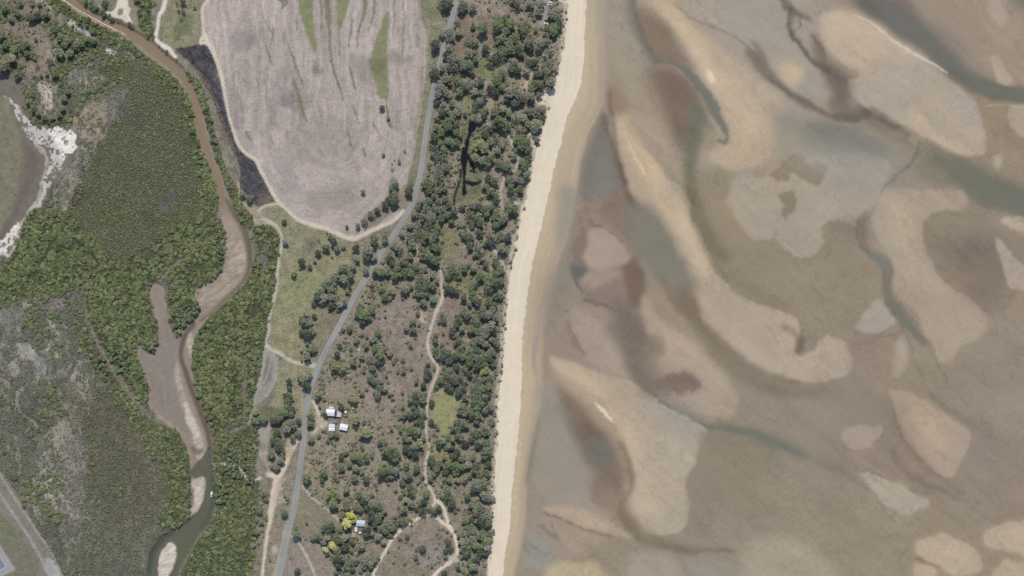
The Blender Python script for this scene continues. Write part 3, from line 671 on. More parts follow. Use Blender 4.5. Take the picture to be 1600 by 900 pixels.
# south-east plates
fl("1105,668 1200,690 1230,720 1130,790 1095,840 1075,800 1078,750 1092,712", (140, 131, 114), .7, s=5, w=2, f=1)
fl("1105,668 1110,672 1090,712 1078,750 1076,792 1085,800 1160,760 1200,700", (140, 131, 113), .6, s=4)
fl("1175,850 1215,836 1255,850 1310,890 1340,960 1130,960 1160,880", (160, 151, 134), s=7)
fl("1060,960 1062,880 1090,868 1140,880 1150,960", (148, 142, 130), s=7)
fl("985,870 1050,868 1060,900 1050,960 985,960", (158, 149, 134), s=4, f=1)
fs("1090,860 1130,860 1150,863", [2, 4, 2], (126, 112, 96), .8, s=2)
fl("1215,720 1300,740 1380,790 1420,850 1380,880 1300,860 1240,800", (148, 138, 121), s=16)
# right-hand bars and channels
DRYBARS.append(("1383,300 1500,300 1512,320 1500,328 1454,338 1442,366 1454,402 1478,440 1510,464 1543,492 1534,528 1502,543 1490,563 1468,560 1457,540 1434,494 1394,448 1392,413 1370,370 1358,352 1368,328", 2.2, 2, 1))
fl("1383,300 1500,300 1512,320 1500,328 1454,338 1442,366 1454,402 1478,440 1510,464 1543,492 1534,528 1502,543 1490,563 1468,560 1457,540 1434,494 1394,448 1392,413 1370,370 1358,352 1368,328", (166, 153, 135), .6, s=5, w=3, f=1)
fl("1383,300 1500,300 1512,320 1500,328 1454,338 1442,366 1454,402 1478,440 1510,464 1543,492 1534,528 1502,543 1490,563 1468,560 1457,540 1434,494 1394,448 1392,413 1370,370 1358,352 1368,328", (166, 153, 135), .6, s=2.6, w=2, f=1)
fl("1385,320 1420,320 1430,400 1475,450 1490,480 1450,450 1405,400", (174, 160, 138), .9, s=8)
fl("1454,338 1490,330 1545,332 1592,348 1600,400 1585,470 1548,490 1512,464 1478,440 1456,402 1443,366", (143, 131, 113), s=1.6, w=2, f=1.5)
fl("1500,370 1560,380 1570,450 1545,480 1510,455", (130, 117, 106), .8, s=12)
fl("1545,320 1600,336 1680,380 1680,410 1590,370", (158, 138, 118), .8, s=6)
fl("1555,376 1566,378 1600,415 1680,440 1680,470 1600,455 1575,442 1566,415", (167, 154, 139), s=2, w=2, f=1)
fl("1572,340 1680,345 1680,372 1592,362", (172, 160, 142), s=1.8)
fl("1340,512 1352,490 1372,472 1392,486 1402,504 1384,516 1362,523 1346,520", (163, 153, 140), s=1.8, w=2, f=1)
fl("1395,562 1402,535 1414,528 1421,545 1418,570 1408,590 1396,585", (160, 150, 136), s=3, w=2, f=1.5)
fs("1352,332 1344,350 1350,375 1366,398 1384,415 1386,445 1396,478 1415,506 1440,528 1456,542", [8, 10, 12, 16, 18, 14, 14, 14, 12, 5], (126, 121, 107), .85, s=2.8, f=.8)
for q in ["1357,340 1368,365 1388,400 1394,430 1388,450 1400,475 1425,505 1452,535", "1338,345 1340,370 1358,395 1376,418 1380,450 1392,490 1412,515", "1412,515 1400,528 1385,522 1365,526", "1412,515 1425,540 1432,565 1445,590", "1456,545 1462,560 1475,585 1480,600"]:
    fs(q, 1.8, (112, 102, 90), .65, s=1.2, w=2)
fl("1365,390 1385,400 1390,420 1372,418", (126, 130, 122), .9, s=4, f=1.5)
fl("1330,540 1390,525 1398,580 1370,600 1335,595", (146, 130, 114), .6, s=6)
fl("1250,520 1262,535 1255,556 1248,550", (128, 114, 100), s=3)
# islands lower right
I_ = [("1390,612 1413,612 1443,625 1473,643 1500,663 1518,682 1513,707 1497,733 1480,747 1454,730 1430,710 1411,687 1401,650 1393,630", (166, 151, 136), 1.6), ("1313,679 1333,668 1352,665 1366,671 1378,666 1382,678 1366,688 1357,697 1337,703 1320,698", (162, 149, 136), 1.6), ("1347,744 1367,740 1387,750 1427,770 1453,780 1443,797 1420,802 1394,792 1370,783", (166, 157, 143), 1.4),
      ("1430,848 1453,838 1487,838 1517,850 1533,877 1530,894 1487,896 1462,882 1436,868", (174, 161, 142), 1.6), ("1538,833 1557,822 1600,813 1680,808 1680,866 1600,866 1560,860 1542,848", (174, 161, 142), 1.6), ("1553,900 1556,888 1570,877 1600,875 1680,872 1680,960 1556,960", (174, 161, 140), 1.6), ("1430,888 1452,880 1466,892 1462,930 1432,930", (174, 160, 140), 2)]
for q, c_, s_ in I_:
    fl(q, tuple(v - 24 for v in c_), .6, s=6, w=3)
    fs(np.vstack([catmull(P(q), True, 2), P(q)[:1]]), 4, tuple(v - 32 for v in c_), .6, s=1.5, w=2)
    fl(q, c_, .55, s=5, w=2, f=.8)
    fl(q, c_, .75, s=s_ * 1.5, w=2.5, f=1.4)
fl("1430,630 1455,640 1478,690 1485,720 1460,690 1440,655", (174, 154, 134), .8, s=7)
fs("1330,585 1360,615 1385,640 1402,672 1425,705 1455,738 1480,752", [5, 6, 10, 8, 12, 14, 10], (134, 124, 108), .7, s=5)
for i in range(16):
    x0, y0 = 1395 + rng.random() * 80, 690 + rng.random() * 60
    fs(np.array([[x0, y0], [x0 + 8 + 6 * rng.random(), y0 + 3 + 6 * rng.random()], [x0 + 18 + 8 * rng.random(), y0 + 14]]), 2, (156, 144, 124) if i % 2 else (122, 113, 99), .5, s=1.2, w=3)
fs("1450,615 1478,632 1505,655 1530,672 1560,690", [8, 9, 8, 7, 4], (126, 119, 106), .7, s=4)
fs("1410,690 1395,700 1400,715 1415,735 1440,750 1470,768 1500,780", [4, 6, 8, 8, 9, 8, 5], (124, 116, 102), .6, s=4)
fs("1440,752 1462,766 1480,775", [5, 8, 5], (122, 122, 110), .7, s=3)
for i in range(24):
    x0, y0 = 1455 + rng.random() * 70, 740 + rng.random() * 60
    l_ = 12 + rng.random() * 14
    fs(np.array([[x0, y0], [x0 + l_ * .6, y0 + l_ * .45], [x0 + l_, y0 + l_ * .85]]), 1.5, (160, 149, 132) if i % 2 else (128, 114, 102), .45, s=1, w=2)
fs("1355,760 1370,780 1385,800 1402,812 1412,822", [5, 5, 4, 4, 2], (136, 124, 106), .7, s=2)
fs("1384,798 1400,806 1410,821", 1.5, (178, 166, 146), .7, s=1)
fs("1385,840 1410,842 1422,850 1408,870 1415,895", [4, 5, 5, 5, 5], (134, 124, 107), .7, s=3)
fs("1432,868 1450,880 1468,886", [4, 5, 3], (138, 116, 92), .8, s=1.8)
fs("1200,680 1240,700 1290,725 1330,748 1358,765", [4, 7, 9, 8, 4], (130, 121, 106), .55, s=4, f=1.5)
fl("1520,620 1600,600 1680,620 1680,680 1570,670", (150, 141, 127), .7, s=16)
# ---- crests and hollows drawn along the flow
WARM, HOL = (190, 172, 145), (122, 113, 96)
fs("1012,-5 1040,15 1070,42 1092,75 1108,105 1125,135 1152,168 1185,208", [14, 18, 20, 22, 24, 34, 48, 50], WARM, .6, s=7)
fs("1172,60 1190,88 1210,118 1240,152 1275,175", [5, 7, 8, 8, 5], (118, 106, 94), .7, s=3)
fs("968,182 985,215 1005,250 1025,288 1050,332 1078,382 1100,425", [22, 28, 30, 30, 32, 36, 36], (192, 173, 144), .62, s=7)
fs("1290,36 1325,28 1370,50 1415,75 1450,92", [30, 30, 26, 20, 12], (190, 171, 146), .6, s=7)
fs("1230,112 1246,118", [22, 20], (192, 172, 142), .7, s=7)
fs("1425,178 1448,200 1480,228 1515,240", [10, 14, 12, 6], (188, 168, 144), .7, s=4)
fs("990,-10 994,28 1004,62 1026,94", [9, 10, 9, 6], (104, 103, 96), .7, s=4)
fs("972,-5 974,40 985,80", [16, 24, 20], (144, 143, 130), .6, s=8)
fs("1005,15 1025,45 1045,80", [10, 26, 22], (134, 120, 103), .35, s=8)
fs("1040,112 1062,135 1076,165 1070,200 1060,225", [10, 34, 40, 34, 18], (124, 111, 98), .38, s=9)
fs("1096,168 1086,195 1080,230 1077,270 1082,310 1096,345 1116,378 1140,402", [10, 20, 18, 14, 16, 20, 22, 18], (112, 110, 91), .62, s=6)
fs("1108,275 1122,315 1145,352 1180,390 1225,420 1280,430", [14, 24, 28, 30, 30, 20], (150, 136, 112), .5, s=9)
fs("950,140 956,185 962,225 972,270 985,310 998,330", [6, 8, 8, 7, 8, 6], (106, 92, 85), .7, s=3.5)
fs("940,205 925,250 915,290", [10, 28, 22], (120, 119, 112), .55, s=7)
fs("950,318 975,312 990,322", [12, 26, 20], (132, 112, 100), .55, s=6)
fs("1352,-8 1385,15 1415,38 1445,68 1480,98 1515,125 1550,142 1600,152", [26, 34, 36, 32, 28, 24, 18, 18], (105, 104, 97), .6, s=6)
fs("1226,-5 1238,20 1238,50 1252,78 1278,98 1302,112", [7, 7, 6, 7, 8, 8], (100, 95, 88), .7, s=2.6)
fs("1300,105 1316,130 1318,160", [18, 36, 30], (118, 107, 98), .6, s=8)
fs("1300,178 1335,186 1362,172 1388,190 1425,215", [8, 12, 12, 14, 12], (108, 97, 90), .65, s=4)
fs("1262,196 1300,208 1340,222 1385,240", [14, 30, 30, 20], (116, 115, 109), .5, s=10)
fs("1240,250 1290,252 1340,262 1390,280", [20, 36, 36, 20], (154, 152, 145), .5, s=10)
fs("1452,244 1490,265 1535,290 1585,315 1640,335", [14, 26, 34, 40, 44], (108, 108, 95), .55, s=7)
fs("1300,348 1330,356 1360,366", [16, 34, 22], (126, 114, 100), .6, s=8)
fs("1460,350 1500,400 1540,450", [20, 50, 60], (134, 121, 105), .5, s=14)
fs("872,568 900,600 932,636 958,672 978,712 996,758 1014,805", [16, 26, 30, 32, 38, 46, 50], (188, 170, 142), .5, s=8)
fs("1018,498 1050,532 1092,576 1130,618", [16, 24, 30, 26], (172, 155, 136), .6, s=7)
fs("848,795 890,801 925,814 950,832", [8, 12, 14, 8], (178, 160, 138), .7, s=4)
fs("895,655 918,680 942,700 964,722 974,752", [14, 34, 40, 34, 20], (118, 107, 95), .42, s=8)
fs("966,690 982,725 986,760 974,795 990,830 1026,850 1095,864", [8, 10, 12, 12, 12, 12, 8], (122, 111, 93), .65, s=4)
fs("966,470 984,505 998,548 1012,600 1030,618", [20, 34, 40, 36, 22], (120, 108, 97), .55, s=9)
fs("1024,586 1050,600 1078,598 1090,614", [8, 20, 22, 10], (124, 110, 99), .45, s=6, w=5, f=3)
fs("1062,468 1088,505 1122,548 1168,592 1230,614 1290,612", [14, 24, 28, 26, 22, 14], (124, 113, 93), .6, s=6)
fs("1222,505 1248,530 1256,552", [10, 12, 14], (122, 111, 96), .6, s=4)
fs("1262,606 1320,620 1380,640 1420,690", [26, 34, 30, 24], (138, 127, 108), .4, s=12)
fs("1110,680 1160,720 1180,780 1130,830", [20, 60, 70, 40], (140, 131, 112), .5, s=16)
fs("1240,780 1320,800 1380,850", [40, 60, 40], (142, 133, 114), .5, s=18)
fs("1388,472 1412,500 1448,538", [8, 12, 8], (114, 113, 99), .6, s=3)
fs("1425,640 1450,672 1475,705", [10, 20, 12], (182, 162, 138), .6, s=7)
fs("1455,850 1490,862 1515,878", [10, 22, 12], (184, 168, 146), .6, s=6)
fs("1560,835 1620,830 1680,830", [10, 18, 18], (184, 168, 146), .6, s=6)
# bring the flats to the photograph's warmth and contrast
mFl = np.clip(tw / 6, 0, 1)[..., None]
mean_ = S(154, 141, 123)
C[:] = C * (1 - mFl) + mFl * np.clip((mean_ + (C - mean_) * 1.22) * np.array([1.045, 1.0, .965]), .02, .9)
lum_ = C @ np.array([.3, .59, .11])
new_ = lum_[..., None] * (mean_ / (mean_ @ np.array([.3, .59, .11])))
C[:] = C * (1 - .28 * mFl) + new_ * .28 * mFl
# crisp rims and thin gutters
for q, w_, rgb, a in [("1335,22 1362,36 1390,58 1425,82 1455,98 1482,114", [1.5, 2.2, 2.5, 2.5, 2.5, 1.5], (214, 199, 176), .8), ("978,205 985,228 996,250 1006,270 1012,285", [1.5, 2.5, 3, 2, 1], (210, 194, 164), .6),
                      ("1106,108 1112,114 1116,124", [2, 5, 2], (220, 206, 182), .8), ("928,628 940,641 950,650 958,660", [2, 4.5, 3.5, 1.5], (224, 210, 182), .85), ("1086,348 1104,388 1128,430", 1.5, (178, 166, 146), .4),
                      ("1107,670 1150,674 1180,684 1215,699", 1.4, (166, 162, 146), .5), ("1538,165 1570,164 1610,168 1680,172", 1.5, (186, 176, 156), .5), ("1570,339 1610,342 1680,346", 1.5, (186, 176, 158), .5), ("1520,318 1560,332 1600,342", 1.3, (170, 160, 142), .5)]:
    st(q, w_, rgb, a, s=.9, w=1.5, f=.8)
for q in ["1218,-6 1226,8 1240,16 1252,26 1266,36", "1236,14 1233,32 1240,48 1238,60 1248,74 1258,86 1276,99 1296,112", "1240,20 1250,26 1254,38 1246,48", "1266,54 1278,70 1286,82 1288,92", "1200,120 1226,140 1258,158 1288,179 1316,189 1344,188",
          "1300,186 1330,172 1352,166 1376,178 1398,192", "1140,52 1165,68 1184,92 1204,116", "1441,222 1430,238 1424,254 1404,276 1380,300 1362,322", "1441,222 1450,236 1438,252", "1357,338 1350,352 1352,372 1368,398 1388,416 1392,434",
          "1392,440 1410,480 1436,512 1458,540 1464,560 1478,590", "1336,350 1342,372 1360,396 1378,420 1384,455 1398,490 1412,514 1394,524 1366,526", "1018,614 1046,638 1080,656 1118,670 1160,676 1196,688 1240,706", "944,184 950,210 958,236 968,262 984,296",
          "888,500 898,528 916,554", "918,346 938,356 958,366 974,380", "988,422 1002,424 1006,436", "900,436 906,452 928,470 956,480", "1000,80 1020,96 1050,100 1066,110 1084,128", "1092,138 1110,162 1126,190 1136,212 1130,222",
          "848,802 872,810 900,822 930,832 960,838", "858,815 866,830 872,842", "822,850 838,856 852,864 862,862", "1395,640 1404,672 1424,704 1448,732 1474,748", "1346,742 1370,738 1392,752 1420,766 1462,772"]:
    st(q, 1.8, (104, 96, 86), .5, s=.9, w=2.2, f=2.2, n=.3, nf='fine')
rip = vnoise((PX * .62 + PY * .78) / 2.1 + WARPX * 2, (PX * .78 - PY * .62) / 11 + WARPY * 2, 98) - .5
C[:] = C * (1 + .09 * (rip * np.clip((fbm(PX / 45, PY / 45, 3, 99) - .47) * 7, 0, 1))[..., None] * mFl)
# fine gradual mottling of the wet sand
dunes = fbm(PX / 55 + WARPX * .3, PY / 38 + WARPY * .3, 4, 41)
mF = np.clip(tw / 6, 0, 1)[..., None]
C[:] = C * (1 + mF * ((dunes - .5) * .16 + (NMID - .5) * .05)[..., None])
# speckled weed on the flats
spk = np.clip((fbm(PX / 2.6, PY / 2.6, 3, 44) - .60) * 9, 0, 1) * np.clip((fbm(PX / 60, PY / 60, 3, 45) - .48) * 5, 0, 1)
flow = fbm((PX * .62 - PY * .78) / 9 + WARPX * .5, (PX * .78 + PY * .62) / 60 + WARPY * .3, 4, 46)
C[:] = C * (1 + mF * (flow - .5)[..., None] * .13)
hue = (fbm(PX / 120, PY / 120, 3, 47) - .5)[..., None] * mF
C[:] = C * (1 + hue * np.array([.09, .01, -.1]))
vein = np.zeros_like(C[..., 0])
for k_, (sx_, sy_, th) in enumerate(((46, 13, 30), (24, 8, 26), (90, 22, 36))):
    ux, uy = PX * .70 + PY * .71 + WARPX * 9, PX * .71 - PY * .70 + WARPY * 9
    rr_ = np.clip(1 - np.abs(fbm(ux / sx_, uy / sy_, 4, 80 + k_) - .5) * th, 0, 1) * np.clip((fbm(PX / 80, PY / 80, 3, 90 + k_) - .47) * 7, 0, 1)
    vein = np.maximum(vein, rr_)
C[:] = C * (1 - (.13 * vein * mF[..., 0])[..., None])
grain = (NFINE - .5) * (.5 + fbm(PX / 50, PY / 50, 3, 95))
C[:] = C * (1 + .07 * (grain * mF[..., 0])[..., None])
C[:] = C * (1 - .10 * (spk * mF[..., 0])[..., None])

# ---- shallow water that stays in the channels and lagoons at low tide
def wl(pts, rgb, a, s=4.0, w=2.5, h=-.25, f=.5):
    if P(pts)[:, 0].max() > 800:
        rgb = tuple(.45 * v + .55 * q_ for v, q_ in zip(rgb, (110, 108, 96)))
    pp(pts, tuple(v + 10 for v in rgb), a * .62, s=s * 1.8, w=w * 1.5 + 2, f=f + 2, water=True, h=h)


def ws(pts, width, rgb, a, s=2.5, w=2.0, h=-.25, f=.5):
    k_ = 1.0 if P(pts)[:, 0].max() < 800 else 0.0
    if k_ == 0:
        rgb = tuple(.45 * v + .55 * q_ for v, q_ in zip(rgb, (106, 104, 92)))
    st(pts, width, tuple(v + 10 * (1 - k_) for v in rgb), a * (k_ + (1 - k_) * .68), s=s * (k_ + (1 - k_) * 1.5), w=w * (k_ + (1 - k_) * 1.6), f=f + 1.6 * (1 - k_), water=True, h=h)


def dry(pts, s, w, f):
    rm = raster(catmull(P(pts), True), s * (1.7 if s > 3 else 1.15), w * 1.5 + 1, f + (1.3 if s > 2.6 else .8))
    WAT_A[rm[0]] *= 1 - rm[1]


GW_ = (92, 98, 86)
ws("978,-30 986,10 990,40 1000,64 1016,86 1030,97", [10, 11, 12, 11, 9, 6], (104, 108, 102), .6, s=4)
ws("1022,97 1045,98 1062,104 1080,120 1096,140 1110,162 1126,190 1136,212 1132,222 1120,218", [3, 4, 6, 12, 15, 14, 12, 8, 6, 4], (86, 94, 82), .85, s=1.8)
ws("1072,190 1084,180 1098,185 1094,205 1084,235 1080,275", [4, 16, 16, 14, 12, 8], (104, 108, 90), .55, s=6)
wl("976,332 1000,316 1036,340 1066,378 1092,424 1104,462 1078,462 1036,444 1008,414 986,384", (118, 117, 104), .42, s=7)
wl("912,688 932,684 956,700 960,716 948,728 930,722 916,704", (98, 100, 90), .7, s=4)
ws("918,700 932,708 948,712 956,710", [4, 8, 8, 4], (88, 92, 84), .6, s=2.5)
ws("838,655 836,690 830,715 824,742 820,758", [3, 6, 7, 8, 3], (104, 106, 106), .5, s=3)
ws("880,630 890,660 898,690 902,715", [6, 8, 8, 4], (134, 133, 128), .3, s=4)
ws("1008,608 1035,630 1064,648 1090,660 1118,668 1148,672 1172,676 1196,688 1228,702 1262,716", [3, 5, 7, 9, 10, 11, 13, 14, 12, 5], (96, 98, 84), .85, s=2.2)
wl("1170,672 1220,680 1260,705 1250,722 1205,705 1175,688", (108, 110, 98), .4, s=6)
wl("1360,-10 1400,5 1450,50 1495,88 1530,116 1500,112 1450,80 1400,45", (108, 108, 104), .5, s=6)
wl("1520,118 1560,134 1610,142 1680,146 1680,160 1600,158 1555,150 1528,134", (98, 106, 90), .75, s=4)
wl("1470,240 1530,268 1590,300 1680,336 1680,340 1590,332 1535,310 1495,280", (114, 115, 101), .6, s=8)
wl("1580,-30 1680,-30 1680,25 1605,15", (92, 100, 86), .6, s=8)
wl("910,245 940,200 955,250 960,295 912,295", (112, 114, 112), .4, s=8)
wl("1362,388 1384,398 1391,418 1374,420", (112, 118, 110), .5, s=3)
ws("1385,445 1400,478 1420,505 1442,525", [4, 8, 8, 4], (112, 116, 102), .5, s=3)
wl("1240,200 1320,205 1390,240 1360,258 1290,240", (130, 132, 126), .4, s=12)
wl("1040,640 1080,655 1105,672 1095,700 1060,690", (138, 140, 136), .35, s=10)
# the bars stand dry above the channels
for q, s_, w_, f_ in DRYBARS:
    dry(q, s_, w_, f_)
# ---- the creek's water
CW = [(98, 104, 90), (90, 98, 86)]
ws("85,-25 108,-4 135,13 168,35 204,50 240,76 266,98 288,128 302,160 310,200 320,235 332,268 343,300 348,325", [20, 22, 20, 18, 16, 15, 16, 14, 13, 13, 12, 12, 13, 8], (138, 122, 102), .8, s=1.5, w=.6, h=-.3)
ws("352,310 366,335 378,352 386,375 390,400 388,425 376,445 355,466 332,488 312,502", [4, 7, 9, 8, 7, 6, 4, 4, 4, 3], (108, 98, 78), .75, s=2, w=.6, h=-.3)
ws("304,505 292,520 284,540 283,560 290,580 296,600 304,620 312,640 320,662 327,685 329,705 326,720", [5, 7, 6, 5, 6, 7, 8, 8, 8, 6, 6, 5], (102, 90, 76), .8, s=1.8, w=.6, h=-.3)
pp("328,700 332,740 337,772 333,796 326,816 310,838 298,860 286,880 278,900 268,960 226,960 229,900 236,862 251,840 271,827 293,814 299,806 310,798 318,780 322,757 318,744 304,748 297,738 305,725 318,712", (96, 97, 80), .88, s=1.2, w=.6, water=True, h=-.4)
ws("332,745 334,775 328,805 312,830", [6, 8, 9, 8], (80, 86, 74), .6, s=2.5, w=.6)
ws("233,900 238,868 252,847 272,832", [5, 7, 6, 4], (70, 80, 74), .7, s=2, w=.6)
ws("300,700 308,708 320,706", [6, 8, 4], (104, 98, 82), .5, s=3)
wl("296,760 302,768 300,785 297,792", (80, 78, 72), .7, s=1.5, w=1, h=-.1)
for q_ in ("264,848 274,852 277,866 272,885 262,905 252,930 244,930 246,890 248,872 254,858",):
    rm = raster(catmull(P(q_), True), 1.2, 1, .8)
    WAT_A[rm[0]] *= 1 - rm[1]
    Z[rm[0]] += rm[1] * .3
# ripples across the bright bars
for q_ in ("276,560 284,590 288,615 298,640 308,660 318,690 325,715 322,742 312,732 304,700 298,675 290,650 280,625 272,590", "302,748 314,742 320,757 318,778 310,795 301,808 297,800 303,780 298,760", "264,848 274,852 277,866 272,885 262,905 246,890 248,872 254,858", "296,515 302,535 300,560 294,545 290,530", "352,380 372,370 385,400 378,435 352,462 325,480 308,478 315,452 340,440"):
    sl, m = raster(catmull(P(q_), True), 2, 1, .8)
    rp = vnoise((PX[sl] * .5 + PY[sl]) / 2.0 + WARPX[sl], (PX[sl] - PY[sl] * .5) / 9, 97)
    C[sl] *= (1 + m * ((rp - .4) * .6))[..., None]
# the pond in the coastal wood
PW = (24, 30, 38)
pp("734,190 744,192 743,203 738,208 736,214 733,222 731,235 729,250 728,264 727,284 728,303 722,304 724,284 723,266 720,250 721,238 727,222 731,212 733,203", PW, .97, s=1, w=.8, water=True, h=-.8, dens={'bush': 0})
ws("730,242 736,256 741,270", [6, 6, 4], PW, .95, s=1.2, w=.8, h=-.6)
ws("726,284 736,287 747,286 752,283", [4, 6, 4, 2], PW, .9, s=1.2, w=.8, h=-.6)
ws("721,264 718,284 711,304 709,322", [2.5, 2.2, 2.2, 2.2], PW, .9, s=.8, w=.5, h=-.5)
DENS['bush'] = DENS['bush'] * (1 - np.clip(WAT_A * 2, 0, 1))

# pale grass lines and bare scalds through the western scrub
fm = blur(np.clip(DENS['fine'] * 3, 0, 1), 3) * (PX < 320)
fm *= 1 - .7 * np.clip((PX - 125) / 30, 0, 1) * np.clip((PY - 590) / 30, 0, 1) * np.clip((PX * .9 + 900 - PY) / 60, 0, 1)
for k_, (sx_, sy_, th, aa) in enumerate(((30, 46, 20, .75), (15, 24, 18, .6), (8, 12, 10, .5))):
    rr_ = np.clip(1 - np.abs(fbm(PX / sx_ + WARPX * .4, PY / sy_ + WARPY * .4, 4, 110 + k_) - .5) * th, 0, 1) * np.clip((fbm(PX / 60, PY / 80, 3, 120 + k_) - .45) * 7, 0, 1)
    rr_ = rr_ * fm * aa * np.clip((NFINE - .25) * 2.5, 0, 1)
    C[:] = C * (1 - rr_[..., None]) + S(166, 156, 138) * rr_[..., None]
    DENS['fine'] *= 1 - .8 * np.clip(rr_ * 2, 0, 1)
DENS['m'] = np.maximum(DENS['m'], .35 * fm * np.clip((fbm(PX / 30, PY / 45, 4, 130) - .53) * 9, 0, 1) * (PY > 440))
C[:] *= (1 + (fm * (fbm(PX / 45, PY / 45, 4, 131) - .5) * .5)[..., None])
DENS['m'] *= np.clip((fbm(PX / 9, PY / 9, 3, 140) - .34) * 9, 0.1, 1)
# ------------------------------------------------------------------ dirt tracks (worn into the same surface)
def tr(pts, width, rgb=(200, 186, 162), a=1.0, **kw):
    width = [v * 1.15 + .3 for v in width] if isinstance(width, list) else width * 1.15 + .3
    rgb = tuple(min(v + 10, 225) for v in rgb)
    kw.setdefault('s', .9)
    st(pts, width, rgb, a, w=.6, f=.5, n=kw.pop('n', .06), cls=5, dens={'bush': 0, 'm': 0, 'fine': 0}, tex=.4, **kw)


tr("263,-20 256,12 249,25 247,42 244,60 252,70 264,77 273,88 277,92", [5, 6, 4, 4, 5, 7, 7, 5, 3], (206, 196, 180))
tr("328,-20 323,2 317,14 318,38 320,55 330,72 338,92 347,120 352,150 358,180 367,210 374,228 386,241 400,250 407,265 418,285 432,310 446,325 465,342 490,352 512,358 530,366 548,373 560,371 578,362 600,352 618,342 632,328", [3, 4, 4, 4, 6, 7, 5, 5, 4, 4, 4, 4, 5, 5, 5, 5, 5, 5, 6, 6, 6, 6, 6, 6, 5, 5, 5], (192, 179, 158))
pp("314,58 322,52 328,68 338,84 332,82 322,70 312,70", (206, 192, 170), s=1, w=1, cls=5)
tr("373,284 373,300 375,310 385,322 395,330 402,338", [3, 3, 4, 5, 6, 8], (168, 151, 130))
pp("376,312 388,322 402,326 410,336 420,343 424,350 412,352 398,350 396,340 386,328", (164, 147, 127), s=1, w=1, cls=5, dens={'m': 0})
tr("403,330 412,323 424,320 437,318", 3.5, (176, 163, 140))
tr("410,342 422,347 433,355 440,368 440,382 437,402 434,425 432,450 427,475 421,497 420,507 421,517 416,530 414,540", [4, 4, 4, 4, 3, 4, 4, 4, 3.5, 3.5, 3, 3, 3.5, 5], (176, 165, 144))
pp("412,532 420,543 436,552 436,562 433,580 430,600 422,616 410,628 398,637 395,650 392,655 398,620 404,595 410,560", (150, 143, 133), s=1, w=1.5, n=.1, cls=5, tex=.5, dens={'bush': .02, 'm': 0, 'fine': 0})
pp("418,560 426,565 424,590 414,605 412,585", (118, 114, 100), .8, s=2, w=2, n=.3)
for q in ["415,545 412,575 405,600 400,620", "424,555 420,580 410,605", "433,560 432,585 427,603 415,622", "414,540 422,552 432,556"]:
    st(q, 1.8, (178, 172, 160), .7, s=.8, w=1, n=.2)
tr("414,537 424,546 436,551 446,558 458,565 472,568 486,570 494,572", [5, 5, 5, 4, 4, 5, 6, 8], (178, 168, 150))
tr("397,640 391,652 392,658 398,665 403,670", 2, (178, 166, 146))
tr("474,600 473,630 475,650", 1.5, (170, 160, 136), .6)
pp("405,662 420,660 424,668 421,690 419,705 433,708 434,715 428,722 420,727 422,735 424,742 416,742 418,728 408,718 403,705 404,685", (160, 148, 134), s=1, w=1, n=.1, cls=5, tex=.5, dens={'bush': 0, 'm': 0})
pp("405,690 416,692 415,704 405,702", (126, 120, 118), .7, s=2, w=1.5, n=.3)
st("418,708 428,708 434,712 432,720", 3, (196, 180, 154), .9, s=.8, w=.5)
pp("418,711 428,711 429,719 421,722 417,717", (100, 104, 78), s=1, w=.5)
tr("417,740 424,742 432,745 436,740", 6, (196, 178, 154))
tr("468,683 464,690 458,700 453,710 449,720 441,738 434,752 431,765 428,780 424,800 421,820 417,840 414,865 411,890 407,930", [4, 5, 5, 5, 5, 6, 9, 11, 10, 8, 5, 4, 4, 4, 4], (196, 178, 154))
pp("449,682 458,688 468,684 465,692 456,712 447,716 446,700", (182, 162, 138), .8, s=1.5, w=2, n=.3)
pp("436,748 446,745 440,770 432,790 426,790 430,765", (192, 174, 150), s=1.5, w=2, n=.2, cls=5)
tr("450,812 446,825 443,845 439,865 434,885 428,910", [2, 3, 4, 5, 6, 8], (190, 174, 152))
pp("440,745 458,735 470,690 466,740 455,800 445,850 436,900 420,900 420,840 430,800", (138, 126, 106), .55, s=3, w=2, n=.3, dens={'bush': .05})
pp("405,765 420,775 420,810 412,850 408,900 395,900 402,850 400,800", (132, 120, 103), .8, s=2, w=2, n=.4, dens={'bush': .3, 'm': .1})
pp("438,770 450,775 448,785 436,785", (176, 160, 138), .6, s=2, w=2, n=.4)
pp("424,850 433,852 431,868 423,866", (176, 162, 146), .6, s=2, w=2, n=.4)
tr("331,727 350,725 365,726 375,732 384,744 395,752 403,748 409,745", [2.5, 3.5, 4, 3.5, 3.5, 4, 3.5, 2.5], (178, 171, 156))
tr("375,725 375,712 376,700", 1.6, (160, 152, 136), .7)
tr("331,802 340,790 350,782 363,775 378,764", [3, 2.5, 2.5, 2, 1.5], (146, 140, 124), .7)
tr("336,724 336,745 337,752", 1.5, (150, 143, 128), .6)
